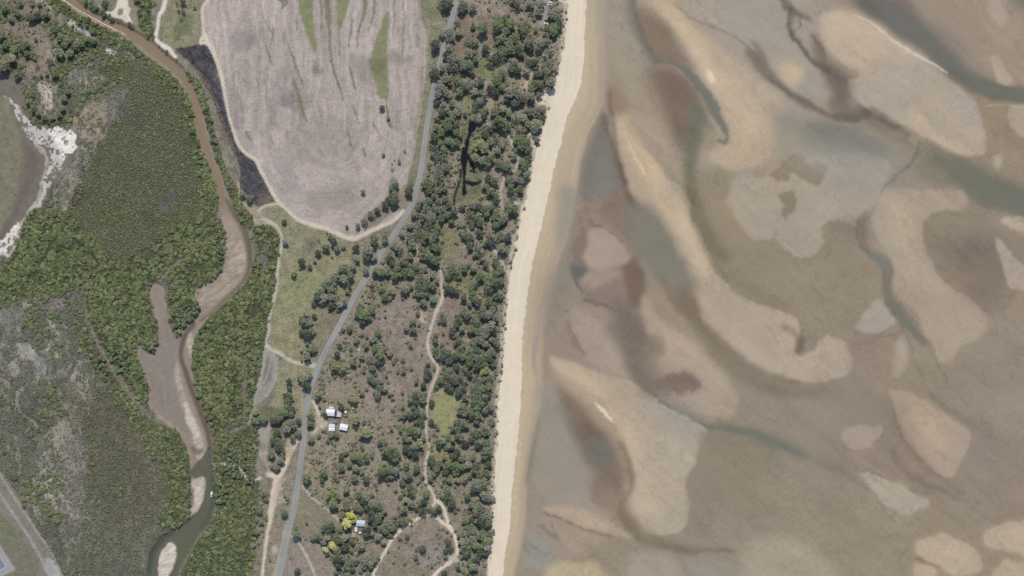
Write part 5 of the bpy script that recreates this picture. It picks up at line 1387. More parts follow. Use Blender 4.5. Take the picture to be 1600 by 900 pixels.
TREES_RAW = """
690,3,7 697,10,8d 703,4,6 723,5,7g 722,16,7d 726,11,6 739,14,6g 715,38,6g 716,52,6g 692,53,6g 703,55,8g 704,62,7g 680,72,8d 702,76,7g 698,87,6d 707,88,5 739,44,4d 739,37,3 754,46,9b 735,68,7b 743,69,5 728,65,4 759,78,6d 734,85,9g 742,93,7 766,94,8d 707,96,9g 706,107,9g 694,107,8g 678,107,8g 680,115,8d 733,104,9b 725,107,8b 738,111,7b 717,96,6
802,3,5 809,8,7d 829,8,6g 823,12,4 845,8,6g 846,20,6g 835,25,3 835,31,3 831,25,2 862,24,7g 869,20,7g 871,29,7 873,39,7d 867,45,8b 856,46,6b 863,52,7b 778,28,8g 778,40,9b 777,49,8d 789,31,6 797,39,9b 790,49,8 822,41,6 821,52,9b 814,44,7 805,61,10b 783,63,8b 795,69,9 827,68,9b 830,77,6d 786,81,10b 798,80,8 810,76,8 775,92,7d 814,85,6 837,47,4 845,68,7g 855,67,7g 854,57,6 859,84,9g 842,76,6g 802,99,8g 809,111,7d 801,108,7 826,99,7d 835,99,6d 837,107,4 857,100,8g 866,107,7g 849,104,5 855,113,7 825,113,6g 787,116,7g 834,115,5 845,115,5
682,121,5d 697,124,8g 703,127,6 687,137,8g 685,149,8g 699,148,7g 682,160,5d 695,143,6 715,127,9b 725,135,8b 719,145,7b 735,133,7b 746,131,6g 753,129,6d 742,145,6g 751,145,4 762,151,5d 766,140,6d 743,165,7d 751,159,6g 759,172,5 758,180,6d 694,164,4 706,164,5 717,169,6g 691,177,6d 699,173,5 706,179,6 715,177,6 727,180,4d 683,188,5d 706,189,8b 714,195,7b 695,195,7b 703,201,8b 683,199,6 691,207,7 679,215,6d 713,208,6 719,213,5 701,221,7 689,224,6 707,225,7 679,233,6d 694,235,6 714,224,6 743,199,4d 759,195,6g 759,211,7d 765,223,6 749,189,5 765,200,6 750,227,9o 757,233,8o 743,232,7o
777,128,8b 794,128,8g 774,145,6d 783,136,6 799,144,11g 810,147,10g 793,156,6d 805,163,7d 815,156,7 838,132,8b 845,137,6d 831,141,6b 861,131,8g 855,124,6 829,152,8g 842,149,5g 847,173,9g 838,172,7g 846,184,6 829,176,6 786,172,6g 774,173,7 795,179,5b 782,191,10b 791,200,7b 774,195,6 807,184,8g 819,185,6 825,195,6 839,195,9o 834,203,7g 810,203,7g 819,205,5 813,219,8l 822,225,9b 807,223,6b 826,235,8b 815,231,7 839,219,5g 777,221,7d 783,227,6 790,224,3 777,236,6 807,236,4
670,255,4g 685,248,7d 695,247,7 677,241,5 686,264,9g 698,263,6 689,276,7 667,287,8b 679,284,8g 673,292,6 690,285,6 671,299,6 686,297,7g 681,307,6 695,296,5 659,315,7g 671,316,7 685,316,7 697,312,6 702,320,5 653,325,7 666,327,8 681,328,8 693,327,7 649,336,6 661,339,8 674,341,8 689,341,7 699,336,6 709,333,6d 641,352,6 654,352,8 669,353,8 683,355,7 706,347,5 723,324,5d 721,352,6 639,301,7d 641,291,5 643,286,4 618,292,6d 613,295,5 618,304,6 617,316,7d 611,308,4 617,323,4 624,252,3.5 613,265,3 613,256,2 617,251,1.5
743,247,8o 754,252,7g 767,249,7 763,257,6 803,245,5 821,260,9b 825,248,6 815,252,6 823,273,7 790,260,8b 779,257,6 799,264,5 762,280,7d 773,283,7b 759,291,6 767,299,7 775,307,6 795,280,6g 805,281,7g 815,283,6 797,293,7b 802,300,7d 813,297,6 793,320,7g 802,327,9l 797,331,6b 774,315,5d 738,320,8g 747,323,7d 757,327,7 769,325,7 775,331,6 735,336,8 746,339,8 761,335,6 773,340,6 738,347,7 751,349,7 789,339,7g 783,347,7 774,353,6
586,375,8b 602,368,6g 602,377,5 595,385,3 577,391,9g 574,399,8 585,401,6g 583,408,4 573,424,5g 629,365,5 642,369,8 653,365,8 666,368,8 677,371,8 681,364,7 623,385,8 615,384,5 645,383,8 662,377,7 659,389,7 677,384,6 683,389,6 611,397,7g 609,404,5d 614,411,5d 627,396,7 641,400,6 669,401,9b 679,408,8b 661,399,6 630,409,8 639,415,7 650,416,7 622,419,7 634,423,7 642,427,6 592,423,7l 597,427,6b 587,428,5d 606,425,6 619,432,7b 627,429,5 662,419,7g 655,435,8 666,435,8g 677,429,6 655,447,8 667,448,9 677,445,7 682,439,5 657,459,7 666,460,6 633,451,8g 641,447,5 613,455,6g 602,464,6 597,451,5 610,465,4 582,447,3.5d 583,453,2.5 596,443,2 630,467,2.5 663,473,6b 677,468,6 653,477,4 647,461,3
733,372,7d 734,380,5 735,387,5d 725,367,6 722,362,5 750,364,6d 767,368,8g 767,380,7d 777,373,7 759,380,5 794,371,7d 782,367,7 783,388,8g 790,392,5 747,391,5d 753,399,5d 743,397,5 755,405,5 759,413,5d 762,419,3 774,409,7b 778,416,6b 783,421,6b 705,417,8b 702,427,8b 713,421,8b 717,431,5 726,420,6 739,419,6 731,412,5 751,432,8b 763,435,8b 773,440,9b 762,445,8b 767,452,7b 775,428,6 783,439,6 741,443,6g 738,448,5 695,443,4 699,452,5d 706,453,6d 714,456,5d 695,459,4 725,463,7 739,459,6b 741,467,6 747,473,6d 734,473,5 763,472,6 775,463,6b 782,464,5 773,476,5
570,491,9b 562,492,6 582,485,6 567,501,6d 577,497,5 563,484,6 567,520,4 574,524,3.5 591,520,6b 583,529,6 558,531,5 588,532,4 573,540,5 589,545,9b 595,553,8l 579,555,7 594,565,7d 585,563,6 566,556,5 609,552,5o 603,545,5 553,567,5d 583,575,6 570,572,3.5 587,583,4 595,575,3 579,589,7b 586,595,6 594,593,7 604,587,3 653,489,4b 645,504,5 647,515,5.5 635,512,5 642,519,4 655,507,3 642,540,4b 619,559,4 630,561,4 615,567,3 622,579,3.5 631,580,4.5 643,575,3 630,572,2 667,580,5d 666,589,5d 653,591,3.5 651,597,4 669,568,4 600,537,2 596,531,2 608,524,1.5 569,580,3
691,491,4b 694,500,5b 687,501,4 725,485,6 717,497,8b 730,492,8 714,505,6 742,503,9b 753,493,7 763,491,7g 774,495,7b 755,484,6 769,484,6 722,513,6b 737,515,7 746,507,7 750,517,8 762,513,8g 757,523,8g 771,516,6d 769,507,6 777,504,3 707,517,6d 710,524,4 693,520,3 681,523,4b 681,533,5b 691,537,4 717,532,7d 713,537,5d 723,540,5 750,531,7g 758,537,6 739,537,6 775,535,7b 769,531,5 682,548,7b 693,547,7 701,551,6 694,557,6d 703,563,6d 685,556,5 719,547,7 733,547,7 745,548,7d 754,551,6 765,559,7d 770,551,6b 711,556,6d 722,556,7b 734,559,7b 746,557,7 755,561,7b 734,567,6 746,571,7d 757,569,6 770,568,5 713,575,7d 726,576,6 702,579,6b 733,584,6d 758,580,8o 763,591,7b 755,592,6 697,585,7b 709,587,7g 721,585,7g 687,593,6b 711,595,7d 726,593,6 743,595,6d 750,597,6 671,584,5d 679,576,3
593,605,7b 590,612,6 603,607,5 591,619,5 611,613,5o 629,613,3 567,615,4b 574,607,3 614,622,3 615,639,3 557,655,8o 569,660,3.5d 578,657,2 649,616,6 657,616,6 642,624,6b 649,628,5d 661,624,6 666,617,4 662,601,5d 630,636,3.5 646,636,4 633,647,6b 643,647,6d 651,645,7d 661,645,6 659,657,7d 626,652,3 651,659,4 629,667,5 622,673,5b 614,671,3 621,665,3 642,671,7b 653,672,6 651,679,5d 633,677,5o 631,687,6d 639,685,6 657,692,8o 649,696,7 635,700,6d 642,705,6d 650,708,6d 662,685,4 573,675,9o 567,679,6 578,684,3 567,699,4 601,689,6b 595,692,5d 605,703,8b 615,700,7b 603,708,6d 595,700,3 611,712,7d 621,709,7b 618,716,6 598,676,2.5 553,711,6 571,711,3 582,711,4 574,716,5 562,716,6
682,603,4b 699,605,5d 705,608,5d 717,611,7d 723,605,7d 742,605,8b 753,608,8b 763,603,6b 745,616,9b 755,619,8b 763,615,5d 726,620,7 742,627,9b 751,629,8b 758,627,5d 766,636,6g 746,637,8b 758,640,6 723,635,8g 719,641,7g 735,643,8b 745,648,7l 726,645,6 745,659,5d 723,659,7g 715,659,6 727,664,6 757,667,7g 749,675,8 743,677,6d 755,676,7 761,675,5 715,669,6 707,669,5 701,683,6b 707,685,6b 717,680,7 693,688,6 686,692,6d 701,696,6 697,699,5d 706,698,5d 727,691,6d 737,686,5d 746,696,5d 751,689,6 745,688,5 761,693,7b 761,705,9b 758,712,8b 697,712,7o 707,712,6d 714,707,6d 723,715,6 738,715,5 675,659,5d 673,629,5d 685,669,3.5 681,665,2.5 679,677,3 674,715,6d 770,660,4
601,735,8b 610,732,8b 618,735,7 597,740,7d 605,747,4d 612,743,5 633,727,6b 631,736,4 641,740,7 635,744,6 651,731,6b 658,744,4 664,751,3d 626,752,5 631,751,4 654,751,4o 642,761,6b 645,768,7b 635,768,5 626,775,4 635,780,5o 643,785,6 630,795,7b 624,793,4 629,812,7b 618,807,3.5 619,766,3 565,737,4d 573,747,6d 584,755,2 589,763,3 607,755,2.5 563,772,6 571,775,7l 569,781,6d 558,791,6b 573,792,5d 563,795,5 581,789,7 590,788,7 595,791,6 602,797,5 582,800,6d 582,809,7d 591,811,7d 595,803,6 587,817,6d 607,817,7 601,823,6 617,817,6 614,824,5 595,825,5 575,827,7d 573,833,6b 582,832,5 610,835,4 593,836,5 662,783,5d 657,785,4 666,773,5b 661,797,6d 651,795,4d 637,837,3.5 582,772,4
678,723,6d 687,724,6b 703,725,8b 715,727,8b 697,735,6d 713,737,6b 723,728,6 682,731,6 733,725,6g 745,725,7 762,725,6d 750,737,8b 742,735,6 761,739,6 755,751,7l 746,753,8 741,761,7d 749,763,6d 755,759,6d 715,749,5o 702,749,5 695,748,4 727,748,5 735,744,4 678,740,5 673,747,5 691,757,2.5 711,759,2.5 699,763,6b 702,771,8 691,775,4 701,780,5 706,785,7d 731,776,5d 757,772,7g 753,768,5 762,779,5 770,777,5g 738,787,7b 745,792,7 751,795,8 758,795,7g 745,800,7 755,803,8g 763,805,6g 753,813,8d 762,815,7 746,813,5 711,797,4 716,793,3 734,799,3 727,811,6g 737,813,5d 730,824,6b 739,829,7 727,833,6 755,832,6 719,835,5 766,832,5 679,799,5d 687,792,5d 675,795,4
480,745,7.5l 506,737,7l 504,747,5b 510,741,4 519,771,8l 527,775,6 522,785,9l 515,777,5 534,729,6 534,713,5d 541,707,4 524,723,3 553,712,6 542,764,6 542,785,5 543,792,5 562,771,4 527,747,4 523,745,3 566,737,4 555,745,6g 547,724,5 557,731,6 535,805,5
517,816,6 509,824,6d 519,822,7d 514,829,6d 490,838,5 499,834,7b 500,840,5 507,846,5g 513,838,6g 526,837,8b 530,842,7b 541,838,6g 532,827,4 537,803,5 510,857,5.5y 521,851,6.5y 526,856,5.5o 536,846,4o 530,861,4o 518,848,5y 540,854,7d 512,864,4 530,871,8d 526,869,7 530,881,6d 540,871,6 547,878,8b 543,886,7 556,873,5 557,877,4 552,887,5 526,894,4 543,896,6 551,844,5 566,853,5 550,860,4 563,890,4 549,804,8y 543,816,9.5y 552,811,6y
592,837,6 600,845,5 610,836,4 604,828,6 614,822,7b 596,825,6 565,853,6 575,866,6 572,875,7 581,870,6 583,878,7 588,874,5 592,868,5 569,883,5 577,860,4 607.5,859.5,2 624,841,2.5 637,837,3.5d 576,898,4
661,855,6d 651,857,3.5 650,869,4 653,878,2.5 670,870,2 675,883,3 663,867,2 669,882,2 693,825,2.5 699,830,2.5 701,846,5d 696,860,4d 705,856,5d 698,842,4 696,869,3.5 702.5,871,2.5 695,895,5d 717,887,3.5
734,829,5 738,823,6 754,819,6 760,816,6 770,829,4g 755,837,7 760,843,7 749,837,6 767,843,4o 739,841,7g 730,843,6 722,845,6g 743,850,7 752,852,7 761,853,7g 733,854,6 724,853,5 750,861,6d 759,863,5d 728,865,5d 732,862,5 722,859,4 740,869,6g 746,872,6d 735,878,5 739,885,7 743,882,5 740,891,4d 716,887,4d 712,883,2.5 719.5,891,2 725,893,3 721,871,3 723,879,2 731,896,2.5 726,897,2
445,347,4d 446,376,5g 499,375,3 520,364,4.5 523,379,6d 511,387,6d 498,395,5d 473,409,6d 469,419,2.5 493,408,3.5 485,417,4d 519,402,2 479,433,2 460,425,6o 543,355,3d 511,364,1.5 528,388,5g 537,385,4 557,388,6d 560,355,4 539,419,7g 552,416,6g 557,404,6g 533,423,5 525,432,7g 537,436,7g 549,431,7 515,439,7g 523,444,6 547,449,4d 509,447,6 532,436,5d 504,455,6 519,453,7 544,456,4
497,465,7d 509,465,7g 520,464,7g 519,476,6d 532,475,6g 539,473,5 529,483,4 491,472,5 529,467,6 503,472,5 480,491,7g 492,493,4.5d 476,501,7 485,504,7g 481,520,8d 473,519,5d 488,517,6 471,500,4 515,486,2 492,545,6g 481,556,7g 485,547,6 481,537,3.5 472,548,3 472,563,2.5 468,540,1.5 481,561,5d 537,515,3 547,513,5 540,533,3 532,541,4d 528,553,5d 548,544,3.5 552,567,5 525,572,8o 536,577,6 520,567,5
478,588,8g 479,600,7d 484,586,5 471,592,5 453,596,5d 453,606,4d 448,617,5d 454,617,5 450,627,6 457,622,4 450,634,6b 458,638,5d 456,646,5 440,644,6 447,644,6b 433,656,6d 428,658,5d 439,652,6 418,659,6b 411,660,6b 402,658,6b 406,666,4 397,656,5 416,662,4 456,660,8g 450,667,8g 460,664,6 467,657,5d 434,676,6d 468,677,5 400,642,6o 487,651,6b 486,661,6 485,669,3d
498,617,6b 507,624,3 534,636,5.5d 509,647,4.5d 499,637,3 518,678,5g 527,678,5b 499,681,3.5b 488,688,4d 514,628,1.5 502,649,2 543,638,2 555,623,7o 547,624,4
434,678,6d 437,690,7 438,698,7d 429,688,6 423,714,6b 442,712,5 438,721,6g 427,727,4 467,677,5 459,684,5 434,731,5 442,702,5 446,800,6b 464,835,7 464,825,4 480,817,2.5d 466,890,5d 487,687,5 407,797,5 400,830,5 415,770,5 417,780,4 396,851,4 410,815,4 519,690,3 513,690,3
9,104,11o 22,92,8o 82,98,6b 97,85,7b 104,72,6b 98,60,7b 92,48,6b 108,65,6 112,84,6 88,118,6b 85,110,5b 66,119,3.5 5,55,7 12,72,6b 25,80,6 38,76,6 45,85,5 43,68,6 60,103,4 30,118,6 52,30,6d 62,25,6d 75,25,6 30,22,5 10,15,6 20,30,5 120,75,6 130,70,6 138,62,6 148,66,5 64,8,4 34,5,5 52,8,3 58,62,3 56,170,6b 62,178,5b 72,184,5b 84,184,5b 95,180,5b 48,160,5 52,150,4 100,170,5 103,155,5 108,145,5 165,8,5d 162,16,4 168,2,4
288,20,3.5d 280,18,3d 287,3,5d 278,4,4 305,12,3 284,30,3
568,300,4 600,243,3 633,236,3 598,170,4.5d 607,185,3 570,345,5 580,335,5 590,330,5d 585,338,4 603,320,6d 607,313,5d 560,352,4d 571,352,4
391,312,5b 380,305,5 395,309,4b
"""
TL = []
for tok in TREES_RAW.split():
    a, b, c = tok.split(',')
    kd = ''
    if c[-1].isalpha():
        kd, c = c[-1], c[:-1]
    TL.append([float(a), float(b), float(c), kd])
for i, t_ in enumerate(TL):
    if not t_[3]:
        t_[3] = ('g', 'm', 'b', 'm')[int(vnoise(t_[0] / 25, t_[1] / 25, 71) * 3.99)]

# named places the labels point from
LM = [("the top end of the road", 712, 8), ("the car park spur", 852, 28), ("the bare orange clearing", 752, 62), ("the lone round tree in the orange clearing", 754, 46), ("the road where trees overhang it", 690, 95),
      ("the green glade above the pond", 762, 108), ("the pond's upper end", 740, 195), ("the forked lower pond", 727, 285), ("the sand blow at the beach edge", 853, 152), ("the sandy path nearest the beach", 808, 250),
      ("the broad grey crown above the dunes", 804, 145), ("the sandy footpath's lower end", 785, 320), ("the field's right corner", 650, 255), ("the road's bend beside the field", 640, 325), ("the track junction at the field's tip", 612, 345),
      ("the tan strip meadow", 703, 385), ("the bend in the pale diagonal path", 780, 400), ("the pale bare patch in the roadside wood", 652, 398), ("the road's long straight", 560, 455), ("the start of the walking track", 690, 440),
      ("the white gouge beside the walking track", 662, 492), ("the walking track's inland bend", 670, 535), ("the walking track's sharp elbow", 684, 574), ("the bare hollow in the beach wood", 731, 525), ("the brown gap near the dunes", 744, 583),
      ("the pale green meadow", 696, 640), ("the dune fringe", 772, 560), ("the lower dune fringe", 768, 700), ("the open purplish plain", 620, 510), ("the plain's central thicket", 588, 550),
      ("the white scraps on the plain", 559, 548), ("the farmyard", 522, 655), ("the farm driveway", 499, 645), ("the grey roofed cottage", 565, 818), ("the yellow tree by the cottage", 545, 812),
      ("the second yellow tree cluster", 520, 853), ("the cottage's diagonal lane", 500, 786), ("the trees' corner by the round bright tree", 480, 745), ("the pink gully", 612, 780), ("the loop track's top", 668, 805),
      ("the loop track's right side", 714, 845), ("the loop track's lower junction", 705, 876), ("the track fork above the loop", 681, 781), ("the bottom beach wood", 752, 850), ("the small sandy lane in the beach wood", 730, 765),
      ("the thicket beside the walking track", 650, 690), ("the pair of dark trees on the plain", 606, 735), ("the bottom edge of the wood", 548, 885), ("the roadside paddock", 490, 440), ("the paddock's grey wood", 530, 440),
      ("the paddock's lone dark clump", 481, 510), ("the road junction with the pan track", 488, 572), ("the grey bare pan", 420, 580), ("the ditch of dark reeds", 452, 610), ("the sandy loop on the verge", 430, 712),
      ("the sandy strip beside the road", 440, 765), ("the burnt ground's tip", 425, 320), ("the wide creek bend", 372, 400), ("the white sand spit", 190, 25), ("the salt pan", 75, 215),
      ("the north-west brown clearing", 68, 95), ("the creek's top reach", 150, 30), ("the boat", 331, 772), ("the round sandbar", 264, 870), ("the creek's narrow neck", 300, 500),
      ("the side creek's mouth", 255, 560), ("the bright rippled bar", 305, 650), ("the creek beside the burnt ground", 325, 200), ("the diagonal creeklet", 170, 565), ("the pale boardwalk track", 370, 730)]
USED = {}
ORD = ["nearest", "second nearest", "third nearest", "fourth nearest", "fifth nearest", "sixth nearest", "seventh nearest", "eighth nearest", "ninth nearest", "tenth nearest", "eleventh nearest", "twelfth nearest"]


def label_all(items, noun):
    """items [x, y, r, kind] -> labels such as 'large dark green tree, second nearest tree north of the salt pan'"""
    out = [None] * len(items)
    grp = {}
    for i, (x, y, r, kd) in enumerate(items):
        d, k = min(((x - l[1]) ** 2 + (y - l[2]) ** 2, j) for j, l in enumerate(LM))
        dx, dy = x - LM[k][1], y - LM[k][2]
        dr = ("seaward" if dx > 0 else "inland") if abs(dx) > abs(dy) else ("south" if dy > 0 else "north")
        grp.setdefault((k, dr), []).append((d, i))
    for (k, dr), l in grp.items():
        for n_, (d, i) in enumerate(sorted(l)):
            x, y, r, kd = items[i]
            sz = "broad" if r >= 8.5 else "large" if r >= 7 else "mid-sized" if r >= 5 else "small" if r >= 3 else "tiny"
            o_ = ORD[n_] if n_ < len(ORD) else "outermost"
            pl = LM[k][0]
            out[i] = f"{sz} {KIND[kd][1]} {noun}, {o_} {dr} of {pl}"
    return out


def plant(name, cat, lab, group, x, y, r, kd, hf=1.0):
    e = bpy.data.objects.new(name, None)
    e.empty_display_size = .3
    s = r * MPP * (.98 if name == 'coastal_tree' else 1.0)
    e.location = (float(wx(x)), float(wy(y)), float(zat(x, y)))
    e.rotation_euler = (0, 0, random.random() * 6.28)
    e.scale = (s * random.uniform(.82, 1.14), s * random.uniform(.82, 1.14), s * hf * random.uniform(.85, 1.1))
    COL.objects.link(e)
    tag(e, lab, cat, None, group)
    cm, tm = random.choice(PROTO[kd])
    link("crown", cm, e)
    link("trunk" if cat != 'shrub' else "stem", tm, e)


TL = [t_ for t_ in TL if WAT_A[int((t_[1] + MARG) / G2P), int((t_[0] + MARG) / G2P)] < .2]
TRK = (CLS == 5)


def on_track(x, y, r):
    q_ = int(max(r, 1) / G2P)
    i, j = int((y + MARG) / G2P), int((x + MARG) / G2P)
    return TRK[max(i - q_, 0):i + q_ + 1, max(j - q_, 0):j + q_ + 1].sum()


for t_ in TL:                      # keep the worn tracks clear of crowns
    if t_[0] > 400 and on_track(t_[0], t_[1], t_[2] * .8):
        best = (on_track(t_[0], t_[1], t_[2] * .8), 0, t_[0], t_[1])
        for d_ in (2, 4, 6):
            for a_ in range(12):
                x_, y_ = t_[0] + d_ * math.cos(a_ * .5236), t_[1] + d_ * math.sin(a_ * .5236)
                best = min(best, (on_track(x_, y_, t_[2] * .8), d_, x_, y_))
        t_[0], t_[1] = best[2], best[3]
TL.sort(key=lambda t_: -t_[2])
yel = [t_ for t_ in TL if t_[3] == 'y']
NT = 300
big = TL[:NT] + [t_ for t_ in yel if t_ not in TL[:NT]]
rest = [t_ for t_ in TL if t_ not in big]
shr = [t_ for t_ in rest if t_[2] < 4.6]
shr.sort(key=lambda t_: -t_[2])
mass = [t_ for t_ in rest if t_[2] >= 4.6] + shr[240:]
shr = shr[:240]
for t_, lab in zip(big, label_all(big, "tree")):
    plant("coastal_tree", "tree", lab, "trees of the coast and roadside", *t_)
for t_, lab in zip(shr, label_all(shr, "shrub")):
    plant("shrub", "shrub", lab, "shrubs on the open ground", *t_, hf=.85)

# ---- massed vegetation, each kind one object
lam = leaf_attr_mat("massed_leaves")


def templates(n, quads, lobes, size, squash, seed, core):
    return [crown_template(np.random.default_rng(seed + i), quads, lobes, size, squash, core) for i in range(n)]


def scatter(name, tmpl, X, Y, R, cols, lab, cat, lift=.8, hs=1.0):
    """one mesh from many small crowns: X, Y photo px, R px, cols (n,3) base colours"""
    r_ = np.random.default_rng(len(X))
    wh = r_.integers(0, len(tmpl), len(X))
    VV, FF, CC = [], [], []
    base = 0
    zz = zat(X, Y)
    for ti, (V, F_, T) in enumerate(tmpl):
        s_ = np.where(wh == ti)[0]
        if not len(s_):
            continue
        a = r_.random(len(s_)) * 6.283
        ca, sa = np.cos(a)[:, None], np.sin(a)[:, None]
        rm_ = (R[s_] * MPP)[:, None]
        x = (V[None, :, 0] * ca - V[None, :, 1] * sa) * rm_ + wx(X[s_])[:, None]
        y = (V[None, :, 0] * sa + V[None, :, 1] * ca) * rm_ + wy(Y[s_])[:, None]
        z = (V[None, :, 2] + lift) * rm_ * hs + zz[s_][:, None]
        VV.append(np.stack([x, y, z], -1).reshape(-1, 3))
        CC.append((cols[s_][:, None, :] * T[None, :, None]).reshape(-1, 3))
        FF.append((F_[None] + (np.arange(len(s_)) * len(V))[:, None, None] + base).reshape(-1, 4))
        base += len(s_) * len(V)
    o = link(name, np_mesh(name, np.vstack(VV), np.vstack(FF), lam, np.vstack(CC)))
    tag(o, lab, cat, 'stuff')
    return o


def jitter_points(key, step, lo=-50, seed=5):
    r_ = np.random.default_rng(seed)
    d = DENS[key]
    gx, gy = np.meshgrid(np.arange(lo, 1650, step), np.arange(lo, 950, step))
    X = (gx + (r_.random(gx.shape) - .5) * step * 1.3).ravel()
    Y = (gy + (r_.random(gx.shape) - .5) * step * 1.3).ravel()
    ix = np.clip(((X + MARG) / G2P).astype(int), 0, GW - 1)
    iy = np.clip(((Y + MARG) / G2P).astype(int), 0, GH - 1)
    k = r_.random(len(X)) < d[iy, ix]
    return X[k], Y[k]


def palette(X, Y, cols, sc, seed, var=.25):
    r_ = np.random.default_rng(seed)
    c = np.array([S(*q_, 1.25) for q_ in cols])
    t_ = np.clip(fbm(X / sc, Y / sc, 3, seed) * 1.6 - .3 + (r_.random(len(X)) - .5) * .5, 0, .999) * (len(c) - 1)
    i = t_.astype(int)
    f = (t_ - i)[:, None]
    o = c[i] * (1 - f) + c[i + 1] * f
    g_ = (o @ np.array([.3, .59, .11]))[:, None]
    o = (o * .83 + g_ * np.array([1.0, 1.0, .9]) * .17) * 1.02
    return o * (1 - var / 2 + var * r_.random((len(X), 1)))


# woodland that the single trees stand in
Xm = np.array([t_[0] for t_ in mass])
Ym = np.array([t_[1] for t_ in mass])
Rm = np.array([t_[2] for t_ in mass])
cm_ = np.array([S(*KIND[t_[3]][0], 1.32) for t_ in mass])
cm_ = cm_ * .76 + (cm_ @ np.array([.3, .59, .11]))[:, None] * np.array([1.0, 1.0, .9]) * .24
cm_ = cm_ * (0.8 + .45 * rng.random((len(mass), 1)))
scatter("woodland", templates(8, 240, 10, .105, .74, 300, True), Xm, Ym, Rm * 1.02, cm_, "mid-sized trees massed between the road and the beach", "woodland", 1.3)
X, Y = jitter_points('bush', 5.2, seed=11)
k = np.ones(len(X), bool)
RQ = catmull(RD, False, 12)
dm = np.min(np.hypot(X[:, None] - RQ[None, ::4, 0], Y[:, None] - RQ[None, ::4, 1]), axis=1)
k &= dm > 8
X, Y = X[k], Y[k]
R = 1.0 + 2.2 * np.random.default_rng(3).random(len(X)) ** 1.8
scatter("undergrowth", templates(6, 42, 4, .24, .7, 330, True), X, Y, R, palette(X, Y, [(118, 120, 90), (136, 130, 106), (104, 112, 80), (130, 127, 99)], 20, 72, .4), "low bushes and tussocks between the coastal trees", "undergrowth", .5)
# mangroves
X, Y = jitter_points('m', 2.95, seed=13)
R = 1.3 + 2.2 * np.random.default_rng(4).random(len(X)) ** 1.6
o_ = np.argsort(-R)
lim = [i for i in o_ if 0 < X[i] < 1600 and 0 < Y[i] < 900]
dl = np.array([min((X[i] - l[1]) ** 2 + (Y[i] - l[2]) ** 2 for l in LM[-14:]) for i in lim])
ind = [lim[j] for j in np.argsort(dl - 900 * R[lim])[:220]]
msk = np.ones(len(X), bool)
msk[ind] = False
KIND['n'] = ((104, 116, 78), 'green')
KIND['p'] = ((90, 102, 68), 'dark green')
PROTO['n'], PROTO['p'] = [], []
for kk in 'np':
    lm = leaf_mat("mangrove_leaves", KIND[kk][0], .35, 1.25)
    for vv in range(3):
        rr = np.random.default_rng(500 + vv + ord(kk))
        V, F_, T = crown_template(rr, 130, 5, .16, .72, True)
        V[:, 2] += 1.0
        PROTO[kk].append((np_mesh("crown", V, F_, lm, None, {"Tint": T}), trunk_mesh("trunk", rr, 1.0, BARK)))
mi = [[X[i], Y[i], R[i] * 1.1, random.choice('nnp')] for i in ind]
for t_, lab in zip(mi, label_all(mi, "mangrove")):
    plant("mangrove_tree", "mangrove", lab, "mangroves along the creek", *t_)
scatter("mangrove_forest", templates(8, 50, 6, .19, .62, 360, True), X[msk], Y[msk], R[msk] * 1.08, palette(X[msk], Y[msk], [(86, 98, 62), (108, 118, 74), (96, 106, 68), (118, 124, 78), (84, 94, 60), (112, 116, 76)], 34, 74, .5), "dense green mangrove forest along both banks of the creek", "mangroves", .75, .65)
X, Y = jitter_points('low', 2.5, seed=17)
R = 1.0 + .8 * np.random.default_rng(5).random(len(X))
scatter("low_mangrove_scrub", templates(6, 20, 3, .34, .7, 390, False), X, Y, R, palette(X, Y, [(90, 100, 68), (118, 120, 82), (100, 104, 76), (124, 122, 92), (88, 96, 66), (112, 116, 78)], 36, 75, .55), "even low mangrove scrub of the western flat", "mangroves", .5, .7)
X, Y = jitter_points('fine', 3.3, seed=19)
R = .9 + .9 * np.random.default_rng(6).random(len(X)) ** 1.5
scatter("samphire_scrub", templates(6, 14, 3, .36, .65, 420, False), X, Y, R, palette(X, Y, [(96, 98, 72), (116, 114, 90), (104, 108, 74), (124, 122, 100)], 34, 76, .45), "patchy low samphire scrub on the western salt flats", "scrub", .6)

# ------------------------------------------------------------------ buildings, vehicles and small things
import bmesh
WALLM = plain("painted_board", (196, 192, 182), .8, .2, nz=.3, nscale=1.5)
GLASS = plain("window_glass", (40, 48, 56), .1, .5)
TRIM = plain("white_trim", (214, 212, 206), .6, .3)
DARK = plain("dark_rubber", (34, 34, 36), .8, .2)
CONC = plain("concrete", (165, 163, 158), .85, .15, nz=.3)
POSTM = plain("grey_post", (150, 148, 142), .6, .3)


def bm_obj(name, bm, m, parent=None, bevel=0.0):
    if bevel:
        bmesh.ops.bevel(bm, geom=bm.edges[:], offset=bevel, segments=1, affect='EDGES')
    bmesh.ops.recalc_face_normals(bm, faces=bm.faces[:])
    me = bpy.data.meshes.new(name)
    bm.to_mesh(me)
    bm.free()
    me.materials.append(m)
    return link(name, me, parent)


def bx(bm, x0, x1, y0, y1, z0, z1):
    v = [bm.verts.new((x, y, z)) for z in (z0, z1) for x, y in ((x0, y0), (x1, y0), (x1, y1), (x0, y1))]
    for f in ((0, 3, 2, 1), (4, 5, 6, 7), (0, 1, 5, 4), (1, 2, 6, 5), (2, 3, 7, 6), (3, 0, 4, 7)):
        bm.faces.new([v[i] for i in f])


def prism(bm, prof, a0, a1, axis='y'):
    """extrude a closed profile of (u, z) along y (or x)"""
    def mk(u, z, a):
        return bm.verts.new((u, a, z) if axis == 'y' else (a, u, z))
    A = [mk(u, z, a0) for u, z in prof]
    B = [mk(u, z, a1) for u, z in prof]
    bm.faces.new(A)
    bm.faces.new(B[::-1])
    n_ = len(prof)
    for i in range(n_):
        bm.faces.new((A[i], B[i], B[(i + 1) % n_], A[(i + 1) % n_]))


